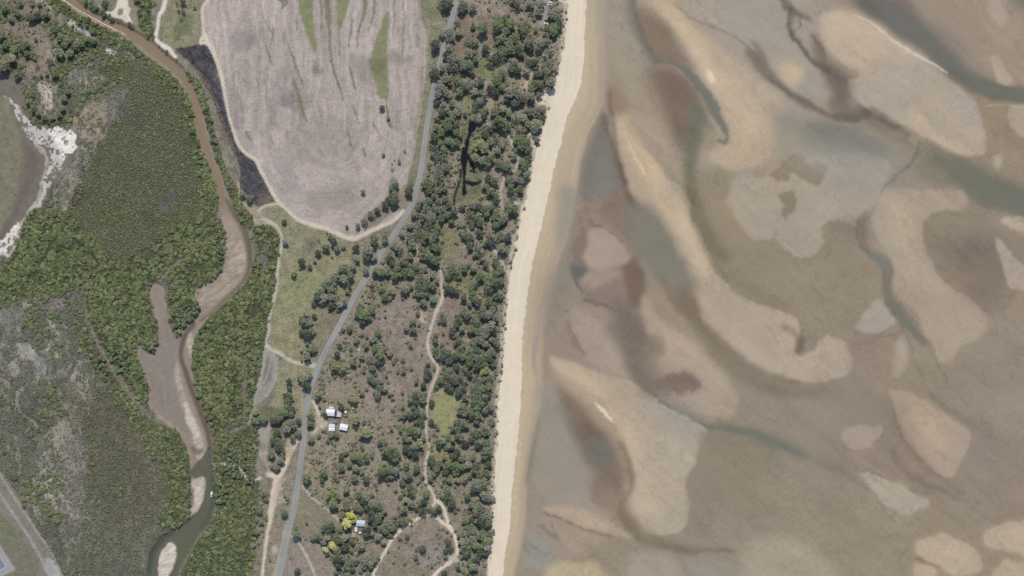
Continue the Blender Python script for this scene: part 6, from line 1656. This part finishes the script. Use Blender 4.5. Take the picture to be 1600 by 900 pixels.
def cyl(bm, p0, p1, r0, r1=None, m_=12):
    r1 = r0 if r1 is None else r1
    V_, F2 = [], []
    tube(V_, F2, p0, p1, r0, r1, m_)
    vs = [bm.verts.new(tuple(v)) for v in V_]
    for f in F2:
        bm.faces.new([vs[i] for i in f])
    bm.faces.new(vs[:m_][::-1])
    bm.faces.new(vs[m_:])


def base(name, px, py, rot=0.0, lab=None, cat=None, group=None, dz=0.0):
    e = bpy.data.objects.new(name, None)
    e.location = (float(wx(px)), float(wy(py)), float(zat(px, py)) + dz)
    e.rotation_euler = (0, 0, math.radians(rot))
    COL.objects.link(e)
    return tag(e, lab, cat, None, group)


def openings(e, w, d, h, doors, wins):
    """doors / windows on walls: side 0 = -y, 1 = +y, 2 = -x, 3 = +x; position along the wall"""
    def place(bm, side, u, z0, z1, ww, off, th):
        if side < 2:
            s_ = -1 if side == 0 else 1
            y_ = s_ * d / 2
            a, b_ = sorted((y_ + s_ * off, y_ + s_ * (off + th)))
            bx(bm, u - ww / 2, u + ww / 2, a, b_, z0, z1)
        else:
            s_ = -1 if side == 2 else 1
            x_ = s_ * w / 2
            a, b_ = sorted((x_ + s_ * off, x_ + s_ * (off + th)))
            bx(bm, a, b_, u - ww / 2, u + ww / 2, z0, z1)
    for s_, u, ww in doors:
        bm = bmesh.new()
        place(bm, s_, u, .05, 2.1, ww, .003, .05)
        dr = bm_obj("door", bm, TRIM, e)
        bm = bmesh.new()
        place(bm, s_, u + ww * .35, 1.0, 1.08, .1, .06, .05)
        bm_obj("handle", bm, DARK, dr)
    for s_, u, ww in wins:
        bm = bmesh.new()
        z0, z1 = h * .36, h * .8
        place(bm, s_, u, z0 - .08, z0, ww + .2, .003, .08)
        place(bm, s_, u, z1, z1 + .08, ww + .2, .003, .06)
        place(bm, s_, u - ww / 2 - .05, z0 + .002, z1 - .002, .09, .003, .06)
        place(bm, s_, u + ww / 2 + .05, z0 + .002, z1 - .002, .09, .003, .06)
        wd = bm_obj("window", bm, TRIM, e)
        bm = bmesh.new()
        place(bm, s_, u, z0 + .003, z1 - .003, ww, .003, .02)
        bm_obj("pane", bm, GLASS, wd)


def gable(e, w, d, h, pitch, rm_, wallm=WALLM, over=.4, vent=True):
    """ridge along x"""
    ph = (d / 2) * pitch
    bm = bmesh.new()
    prism(bm, [(-d / 2, -.3), (d / 2, -.3), (d / 2, h), (0, h + ph), (-d / 2, h)], -w / 2, w / 2, 'x')
    bm_obj("wall", bm, wallm, e)
    bm = bmesh.new()
    o_, t_ = over, .1
    L = d / 2 + o_
    zt = lambda y: h + ph - abs(y) * pitch
    prism(bm, [(-L, zt(L) + .02), (0, zt(0) + .02), (L, zt(L) + .02), (L, zt(L) + .02 + t_), (0, zt(0) + .02 + t_), (-L, zt(L) + .02 + t_)], -w / 2 - o_, w / 2 + o_, 'x')
    rf = bm_obj("roof", bm, rm_, e)
    bm = bmesh.new()
    prism(bm, [(-.22, zt(.22) + .125), (0, zt(0) + .125), (.22, zt(.22) + .125), (0, zt(0) + .19)], -w / 2 - o_ - .02, w / 2 + o_ + .02, 'x')
    bm_obj("ridge_cap", bm, rm_, rf)
    for s_ in (-1, 1):
        bm = bmesh.new()
        y_ = s_ * (L + .003)
        a, b_ = sorted((y_, y_ + s_ * .12))
        bx(bm, -w / 2 - o_, w / 2 + o_, a, b_, zt(L) - .06, zt(L) + .06)
        bm_obj("gutter", bm, TRIM, rf)


def skillion(e, w, d, h, fall, rm_, wallm=WALLM, over=.25, open_=False):
    if open_:
        for sx in (-1, 1):
            for sy in (-1, 1):
                bm = bmesh.new()
                bx(bm, sx * (w / 2 - .1) - .06, sx * (w / 2 - .1) + .06, sy * (d / 2 - .1) - .06, sy * (d / 2 - .1) + .06, -.3, h - (0 if sy > 0 else fall) - .02)
                bm_obj("post", bm, POSTM, e)
    else:
        bm = bmesh.new()
        prism(bm, [(-d / 2, -.3), (d / 2, -.3), (d / 2, h), (-d / 2, h - fall)], -w / 2, w / 2, 'x')
        bm_obj("wall", bm, wallm, e)
    k_ = fall / d
    z_ = lambda y: h + (y - d / 2) * k_ + .02
    bm = bmesh.new()
    y0, y1 = -d / 2 - over, d / 2 + over
    prism(bm, [(y0, z_(y0)), (y1, z_(y1)), (y1, z_(y1) + .08), (y0, z_(y0) + .08)], -w / 2 - over, w / 2 + over, 'x')
    return bm_obj("roof", bm, rm_, e)


R_WHITE = roof_mat("white_iron", (232, 232, 234), 'X', .25)
R_PALE = roof_mat("pale_iron", (208, 205, 200), 'X', .35)
R_NAVY = roof_mat("navy_iron", (58, 70, 98), 'X', .3)
R_GREY = roof_mat("grey_iron", (196, 202, 212), 'X', .4)
R_TAN = roof_mat("rusty_tan_iron", (176, 158, 138), 'X', .5)
R_TEAL = plain("faded_teal_canvas", (112, 140, 136), .8, .1, nz=.5)
R_RED = plain("faded_red_paint", (146, 92, 86), .7, .2, nz=.5)

# farm, west of the plain
e = base("farmhouse", 517, 644, -3, "white roofed farmhouse, the largest roof of the farmyard, beside a dark tree", "house")
gable(e, 8.6, 6.4, 2.9, .28, R_WHITE)
openings(e, 8.6, 6.4, 2.9, [(0, -.8, .95), (1, 2.2, .9)], [(0, -3.0, 1.5), (0, 2.0, 1.8), (1, -2.4, 1.4), (2, .6, 1.3)])
e = base("carport", 524.6, 646.5, -3, "dark navy roofed carport joined to the right end of the farmhouse", "carport")
skillion(e, 2.9, 7.0, 2.7, .35, R_NAVY, over=.12, open_=True)
e = base("farm_shed", 530.6, 646.6, -4, "small pale roofed shed right of the navy carport", "shed")
skillion(e, 4.4, 5.6, 3.0, .5, R_PALE)
openings(e, 4.4, 5.6, 2.6, [(0, -.9, 1.0)], [(2, .8, 1.2), (0, 1.2, .9)])
e = base("garden_shed", 518.4, 636.6, -3, "tiny white flat roofed shed just above the farmhouse roof", "shed")
skillion(e, 4.6, 1.9, 2.3, .2, R_WHITE, over=.15)
openings(e, 4.6, 1.9, 2.0, [(0, .8, .9)], [(0, -1.2, .9)])
e = base("workshop", 519, 670.3, -2, "white roofed workshop below the teal awning, lower left of the farmyard", "shed")
gable(e, 6.2, 3.0, 2.9, .2, R_WHITE, over=.25)
openings(e, 6.2, 3.0, 2.7, [(0, -1.4, 1.6)], [(0, 1.6, 1.4), (2, 0, 1.0)])
e = base("store_shed", 519.3, 664.6, -2, "white roofed store backing onto the workshop, under the teal awning", "shed")
skillion(e, 6.4, 3.4, 3.1, .4, R_WHITE, over=.2)
openings(e, 6.4, 3.4, 2.6, [(2, 0, 1.0)], [(1, -1.5, 1.2), (1, 1.5, 1.2)])
e = base("barn", 537.8, 666.8, -12, "white roofed barn turned askew, lower right of the farmyard", "barn")
gable(e, 8.0, 5.8, 3.1, .2, R_WHITE)
openings(e, 8.0, 5.8, 3.0, [(0, -1.5, 2.4), (3, 0, 1.0)], [(0, 2.2, 1.4), (1, -2, 1.3), (1, 2, 1.3)])
e = base("awning", 523.5, 658.6, 6, "faded teal awning between the farmhouse and the store", "awning")
rf = skillion(e, 4.8, 3.2, 2.4, .3, R_TEAL, over=.05, open_=True)
e = base("farm_trailer", 530.8, 659.0, 8, "faded red flat trailer right of the teal awning", "trailer")
bm = bmesh.new()
bx(bm, -.9, .9, -1.7, 1.7, .6, .74)
bm_obj("bed", bm, R_RED, e)
for x0, x1, y0, y1 in ((-.9, -.84, -1.7, 1.7), (.84, .9, -1.7, 1.7), (-.838, .838, -1.7, -1.64), (-.838, .838, 1.64, 1.7)):
    bm = bmesh.new()
    bx(bm, x0, x1, y0, y1, .743, 1.05)
    bm_obj("side_board", bm, R_RED, e)
bm = bmesh.new()
cyl(bm, (-.4, 1.7, .6), (0, 3.0, .5), .05)
cyl(bm, (.4, 1.7, .6), (0, 3.0, .5), .05)
bm_obj("drawbar", bm, DARK, e)
for sx in (-1, 1):
    bm = bmesh.new()
    cyl(bm, (sx * .95, -.2, .3), (sx * 1.15, -.2, .3), .3)
    bm_obj("wheel", bm, DARK, e)


def tank(px, py, r, h, lab, m_):
    e = base("water_tank", px, py, 0, lab, "tank")
    bm = bmesh.new()
    cyl(bm, (0, 0, -.2), (0, 0, h), r, r, 20)
    for i in range(3):
        z_ = h * (.25 + .25 * i)
        cyl(bm, (0, 0, z_ - .04), (0, 0, z_ + .04), r + .03, r + .03, 20)
    bm_obj("barrel", bm, m_, e)
    bm = bmesh.new()
    cyl(bm, (0, 0, h + .003), (0, 0, h + r * .25), r + .05, .25, 20)
    ld = bm_obj("lid", bm, m_, e)
    bm = bmesh.new()
    cyl(bm, (r * .5, 0, h + r * .12), (r * .5, 0, h + r * .12 + .18), .22, .22, 12)
    bm_obj("hatch", bm, DARK, ld)


TANKM = plain("white_poly", (222, 222, 218), .5, .3)
TANKG = plain("pale_green_poly", (172, 184, 170), .5, .3)
tank(540.8, 643.6, 1.3, 2.2, "white water tank right of the pale farm shed", TANKM)
tank(552.2, 637.8, 1.0, 1.8, "small pale water tank, topmost of the scraps at the farmyard's right edge", TANKG)
tank(564.0, 723.6, 1.25, 1.9, "lone white water tank among low scrub far from any building", TANKM)
tank(563.0, 831.4, 1.35, 2.0, "white water tank just below the grey roofed cottage", TANKM)


def sheet(name, px, py, w, d, rot, lab, m_, cat="panel"):
    """a propped and buckled metal sheet"""
    V_, F2 = [], []
    n_ = 6
    for i in range(n_ + 1):
        for j in range(3):
            u, v_ = i / n_ - .5, j / 2 - .5
            V_.append((u * w, v_ * d, .12 + .1 * math.sin(u * 7) + .16 * (v_ + .5)))
    for i in range(n_):
        for j in range(2):
            F2.append((i * 3 + j, (i + 1) * 3 + j, (i + 1) * 3 + j + 1, i * 3 + j + 1))
    me = np_mesh(name, np.array(V_), np.array(F2), m_)
    o = link(name, me)
    o.location = (float(wx(px)), float(wy(py)), float(zat(px, py)))
    o.rotation_euler = (0, 0, math.radians(rot))
    md = o.modifiers.new("thick", 'SOLIDIFY')
    md.thickness = .04
    tag(o, lab, cat)


SHEETM = plain("old_white_sheet", (214, 210, 202), .7, .2, nz=.4)
SHEETG = plain("old_grey_sheet", (170, 170, 164), .7, .2, nz=.4)
sheet("roofing_sheet", 553.5, 644.2, 2.0, 1.1, -10, "white loose roofing sheet at the farmyard's right edge below a small tank", SHEETM)
sheet("roofing_sheet", 549.5, 643.2, 2.2, .9, -30, "grey loose roofing sheet left of a white one at the farmyard's right edge", SHEETG)
sheet("roofing_sheet", 559.6, 668.2, 4.0, 1.6, 15, "large grey loose sheet below the olive tree right of the barn", SHEETG)
sheet("roofing_sheet", 558.4, 672.6, 1.3, 1.0, 0, "small white sheet just below the large grey loose sheet", SHEETM)
sheet("roofing_sheet", 554.6, 548.6, 1.8, 1.2, 25, "left of two white scraps on the plain beside the road wood", SHEETM)
sheet("roofing_sheet", 561.4, 547.0, 3.0, 1.4, -35, "right and larger of two white scraps on the plain", SHEETM)
sheet("roofing_sheet", 510.2, 662.6, 1.6, 1.0, 0, "small white sheet on the bare yard left of the store", SHEETM)

# cottage beside the yellow tree
e = base("cottage", 564.3, 816.6, -3, "grey white roofed cottage right of the big yellow tree", "cottage")
gable(e, 8.8, 5.6, 2.9, .25, R_GREY)
openings(e, 8.8, 5.6, 2.9, [(0, -1, .95)], [(0, -3.2, 1.3), (0, 1.6, 1.6), (1, -2, 1.4), (1, 2, 1.4), (3, 0, 1.2)])
e = base("lean_to", 557.0, 826.4, -6, "narrow white roofed lean-to at the lower left of the cottage", "shed")
skillion(e, 2.4, 4.6, 2.5, .3, R_WHITE, over=.1)
openings(e, 2.4, 4.6, 2.2, [(3, 0, .9)], [(2, .8, .9)])
e = base("tan_shed", 553.6, 835.2, -12, "tan rusty roofed shed below the yellow tree's shadow", "shed")
skillion(e, 4.6, 4.6, 2.6, .35, R_TAN, over=.15)
openings(e, 4.6, 4.6, 2.3, [(0, -1, 1.0)], [(0, 1.1, 1.0), (3, 0, 1.0)])
e = base("shade_sail", 564.0, 825.8, 0, "dull green shade sail on posts below the cottage", "shade sail")
bm = bmesh.new()
vs = {}
for i in range(9):
    for j in range(7):
        u, v_ = i / 4 - 1, j / 3 - 1
        vs[i, j] = bm.verts.new((u * 2.5 * (1 - .12 * (1 - v_ * v_)), v_ * 1.9 * (1 - .12 * (1 - u * u)), 2.4 + .25 * u * v_ - .12 * (1 - u * u) * (1 - v_ * v_)))
for i in range(8):
    for j in range(6):
        bm.faces.new((vs[i, j], vs[i + 1, j], vs[i + 1, j + 1], vs[i, j + 1]))
bm_obj("canvas", bm, plain("green_shadecloth", (108, 120, 104), .85, .1), e)
for sx in (-1, 1):
    for sy in (-1, 1):
        bm = bmesh.new()
        cyl(bm, (sx * 2.52, sy * 1.92, -.3), (sx * 2.52, sy * 1.92, 2.75), .05)
        bm_obj("post", bm, POSTM, e)


# vehicles
def car(px, py, rot, rgb, lab, kind='wagon', L=4.5, W=1.82, group=None):
    e = base("parked_car", px, py, rot, lab, "car", group)
    pm = plain("car_paint", rgb, .3, .5)
    bm = bmesh.new()
    h0, h1 = .32, .92
    prof = [(-L / 2, .45), (-L / 2 + .15, h0), (L / 2 - .2, h0), (L / 2, .48), (L / 2 - .04, .72), (L * .22, h1), (-L / 2 + .06, h1), (-L / 2, .75)]
    prism(bm, prof, -W / 2, W / 2, 'y')
    bm_obj("body", bm, pm, e, .05)
    if kind == 'wagon':
        x = (-L * .46, -L * .40, L * .06, L * .21)
    elif kind == 'ute':
        x = (-L * .06, -L * .04, L * .12, L * .24)
    else:
        x = (-L * .38, -L * .24, L * .05, L * .22)
    zr = 1.52 if kind != 'sedan' else 1.42
    bm = bmesh.new()
    q0 = [(x[0], -W * .47), (x[3], -W * .47), (x[3], W * .47), (x[0], W * .47)]
    q1 = [(x[1], -W * .38), (x[2], -W * .38), (x[2], W * .38), (x[1], W * .38)]
    A = [bm.verts.new((a, b_, h1 + .002)) for a, b_ in q0]
    B = [bm.verts.new((a, b_, zr - .04)) for a, b_ in q1]
    bm.faces.new(A[::-1])
    bm.faces.new(B)
    for i in range(4):
        bm.faces.new((A[i], A[(i + 1) % 4], B[(i + 1) % 4], B[i]))
    bm_obj("windows", bm, GLASS, e)
    bm = bmesh.new()
    bx(bm, x[1] - .02, x[2] + .02, -W * .39, W * .39, zr - .038, zr + .02)
    bm_obj("roof", bm, pm, e, .015)
    if kind == 'ute':
        bm = bmesh.new()
        bx(bm, -L / 2 + .12, x[0] - .08, -W * .42, W * .42, h1 - .02, h1 + .012)
        bm_obj("tray", bm, DARK, e)
    for sx in (-L * .3, L * .3):
        for sy in (-1, 1):
            bm = bmesh.new()
            a, b_ = sorted((sy * (W / 2 - .2), sy * (W / 2 + .015)))
            cyl(bm, (sx, a, .33), (sx, b_, .33), .33, .33, 16)
            wl_ = bm_obj("wheel", bm, DARK, e)
            bm = bmesh.new()
            a, b_ = sorted((sy * (W / 2 + .017), sy * (W / 2 + .03)))
            cyl(bm, (sx, a, .33), (sx, b_, .33), .19, .19, 12)
            bm_obj("rim", bm, POSTM, wl_)
    for sy in (-1, 1):
        bm = bmesh.new()
        bx(bm, L / 2 - .01, L / 2 + .02, sy * W * .36 - .18, sy * W * .36 + .18, .52, .66)
        bm_obj("headlight", bm, TRIM, e)
        bm = bmesh.new()
        bx(bm, -L / 2 - .02, -L / 2 + .01, sy * W * .38 - .14, sy * W * .38 + .14, .6, .74)
        bm_obj("tail_light", bm, R_RED, e)
        bm = bmesh.new()
        a, b_ = sorted((sy * (W / 2), sy * (W / 2 + .16)))
        bx(bm, L * .15, L * .15 + .1, a, b_, .93, 1.05)
        bm_obj("mirror", bm, pm, e)
    return e


g_ = "cars parked at the car park spur"
car(860.4, 4.4, 170, (236, 236, 234), "white parked car, topmost on the car park spur", 'wagon', 4.6, 1.85, g_)
car(859.0, 8.0, 172, (214, 214, 210), "pale silver car parked just below the topmost white one", 'sedan', 4.3, 1.78, g_)
car(857.6, 21.6, 176, (150, 166, 158), "grey-green car half under trees on the car park spur", 'wagon', 4.6, 1.85, g_)
car(854.2, 32.6, 174, (72, 52, 58), "dark maroon car parked near the end of the car park spur", 'wagon', 4.6, 1.85, g_)
car(853.4, 37.2, 168, (240, 240, 238), "white car parked at the very end of the car park spur", 'sedan', 4.6, 1.85, g_)
car(506, 673.8, -10, (78, 100, 98), "dark teal wagon parked on bare ground lower left in the farmyard", 'wagon', 5.0, 1.9)

# boat at anchor in the creek
e = base("cabin_boat", 330.6, 772.6, -97, "small white cabin boat floating in the green creek", "boat", dz=.35)
HULL = plain("white_gelcoat", (236, 238, 238), .3, .4)
L, W = 6.4, 2.3
sec = []
for i in range(9):
    x = -L / 2 + L * i / 8
    f = 1 - max(0, (i - 4.5) / 3.5) ** 2.2
    sec.append((x, W / 2 * max(f, .03), .1 * max(0, i - 4)))
bm = bmesh.new()
rings = []
for x, w_, up in sec:
    rings.append([bm.verts.new(p_) for p_ in ((x, -w_, .75 + up), (x, -w_ * .8, .05 + up * .6), (x, 0, -.3 + up * .8), (x, w_ * .8, .05 + up * .6), (x, w_, .75 + up))])
for a, b_ in zip(rings[:-1], rings[1:]):
    for j in range(4):
        bm.faces.new((a[j], b_[j], b_[j + 1], a[j + 1]))
bm.faces.new(rings[0])
bm_obj("hull", bm, HULL, e)
bm = bmesh.new()
dk = [[bm.verts.new((x, s_ * w_ * .96, .70 + up)) for s_ in (-1, 1)] for x, w_, up in sec]
for a, b_ in zip(dk[:-1], dk[1:]):
    bm.faces.new((a[0], a[1], b_[1], b_[0]))
bm_obj("deck", bm, plain("pale_deck", (205, 206, 202), .6, .2), e)
bm = bmesh.new()
A = [bm.verts.new(p_) for p_ in ((-.3, -.85, .74), (1.0, -.8, .78), (1.0, .8, .78), (-.3, .85, .74))]
B = [bm.verts.new(p_) for p_ in ((-.2, -.75, 1.5), (.6, -.7, 1.5), (.6, .7, 1.5), (-.2, .75, 1.5))]
bm.faces.new(A[::-1])
bm.faces.new(B)
for i in range(4):
    bm.faces.new((A[i], A[(i + 1) % 4], B[(i + 1) % 4], B[i]))
bm_obj("windscreen", bm, GLASS, e)
bm = bmesh.new()
bx(bm, -2.4, -.05, -.98, .98, 1.98, 2.06)
cn = bm_obj("canopy", bm, HULL, e)
for sx in (-2.2, -.25):
    for sy in (-.85, .85):
        bm = bmesh.new()
        cyl(bm, (sx, sy, .72), (sx, sy, 1.977), .03)
        bm_obj("pole", bm, POSTM, cn)
bm = bmesh.new()
bx(bm, -L / 2 - .5, -L / 2 - .05, -.2, .2, .6, 1.15)
bx(bm, -L / 2 - .4, -L / 2 - .15, -.08, .08, -.4, .598)
bm_obj("outboard_motor", bm, DARK, e)
bm = bmesh.new()
for s_ in (-1, 1):
    cyl(bm, (1.2, s_ * .78, 1.25), (2.9, s_ * .22, 1.5), .02, .02, 8)
    cyl(bm, (1.2, s_ * .78, .78), (1.2, s_ * .78, 1.25), .02, .02, 8)
cyl(bm, (2.9, -.22, 1.5), (2.9, .22, 1.5), .02, .02, 8)
bm_obj("bow_rail", bm, POSTM, e)

# white guard rail at the culvert
e = base("guard_rail", 518.2, 551.2, 80, "short white guard rail on the right edge of the road", "guard rail")
bm = bmesh.new()
prism(bm, [(-.05, .5), (.05, .55), (-.02, .65), (.05, .75), (-.05, .8), (-.09, .65)], -1.9, 1.9, 'x')
bm_obj("rail", bm, TRIM, e)
for x in (-1.6, 0, 1.6):
    bm = bmesh.new()
    bx(bm, x - .06, x + .06, .052, .16, -.3, .78)
    bm_obj("post", bm, POSTM, e)

# bleached log on the upper beach
V_, F2 = [], []
for a, b_ in (((-3.4, 0, .22), (0, .12, .26)), ((0, .12, .26), (3.4, -.05, .2))):
    tube(V_, F2, a, b_, .24, .2, 9)
tube(V_, F2, (1.2, .08, .3), (1.9, .9, .5), .09, .03, 6)
lo = link("driftwood_log", np_mesh("driftwood_log", np.array(V_), np.array(F2), plain("bleached_wood", (214, 204, 186), .9, .1)))
lo.location = (float(wx(873)), float(wy(71.6)), float(zat(873, 71.6)))
tag(lo, "pale bleached driftwood log lying across the top of the upper beach", "log")

# concrete basin in the bottom left corner
e = base("settling_basin", -12, 880, 0, "grey concrete basin of blue-grey water cut off by the bottom left corner", "basin")
ox, oy = float(wx(-12)), float(wy(880))
rim_o = [(float(wx(x)) - ox, float(wy(y)) - oy) for x, y in P("-60,805 0,866 12,886 0,893 -12,901 -60,860")]
cx_ = np.mean(rim_o, axis=0)
bm = bmesh.new()
A = [bm.verts.new((x, y, -.1)) for x, y in rim_o]
B = [bm.verts.new((x, y, .45)) for x, y in rim_o]
Ci = [bm.verts.new((cx_[0] + (x - cx_[0]) * .93, cx_[1] + (y - cx_[1]) * .93, .45)) for x, y in rim_o]
D = [bm.verts.new((cx_[0] + (x - cx_[0]) * .93, cx_[1] + (y - cx_[1]) * .93, .02)) for x, y in rim_o]
n_ = len(A)
for i in range(n_):
    j = (i + 1) % n_
    bm.faces.new((A[i], A[j], B[j], B[i]))
    bm.faces.new((B[i], B[j], Ci[j], Ci[i]))
    bm.faces.new((Ci[i], Ci[j], D[j], D[i]))
bm_obj("rim", bm, plain("pale_concrete", (176, 176, 172), .8, .15, nz=.2), e)
bm = bmesh.new()
bm.faces.new([bm.verts.new((cx_[0] + (x - cx_[0]) * .935, cx_[1] + (y - cx_[1]) * .935, .2)) for x, y in rim_o])
bm_obj("basin_water", bm, plain("basin_water", (122, 130, 146), .25, .4, nz=.25, nscale=.3), e)
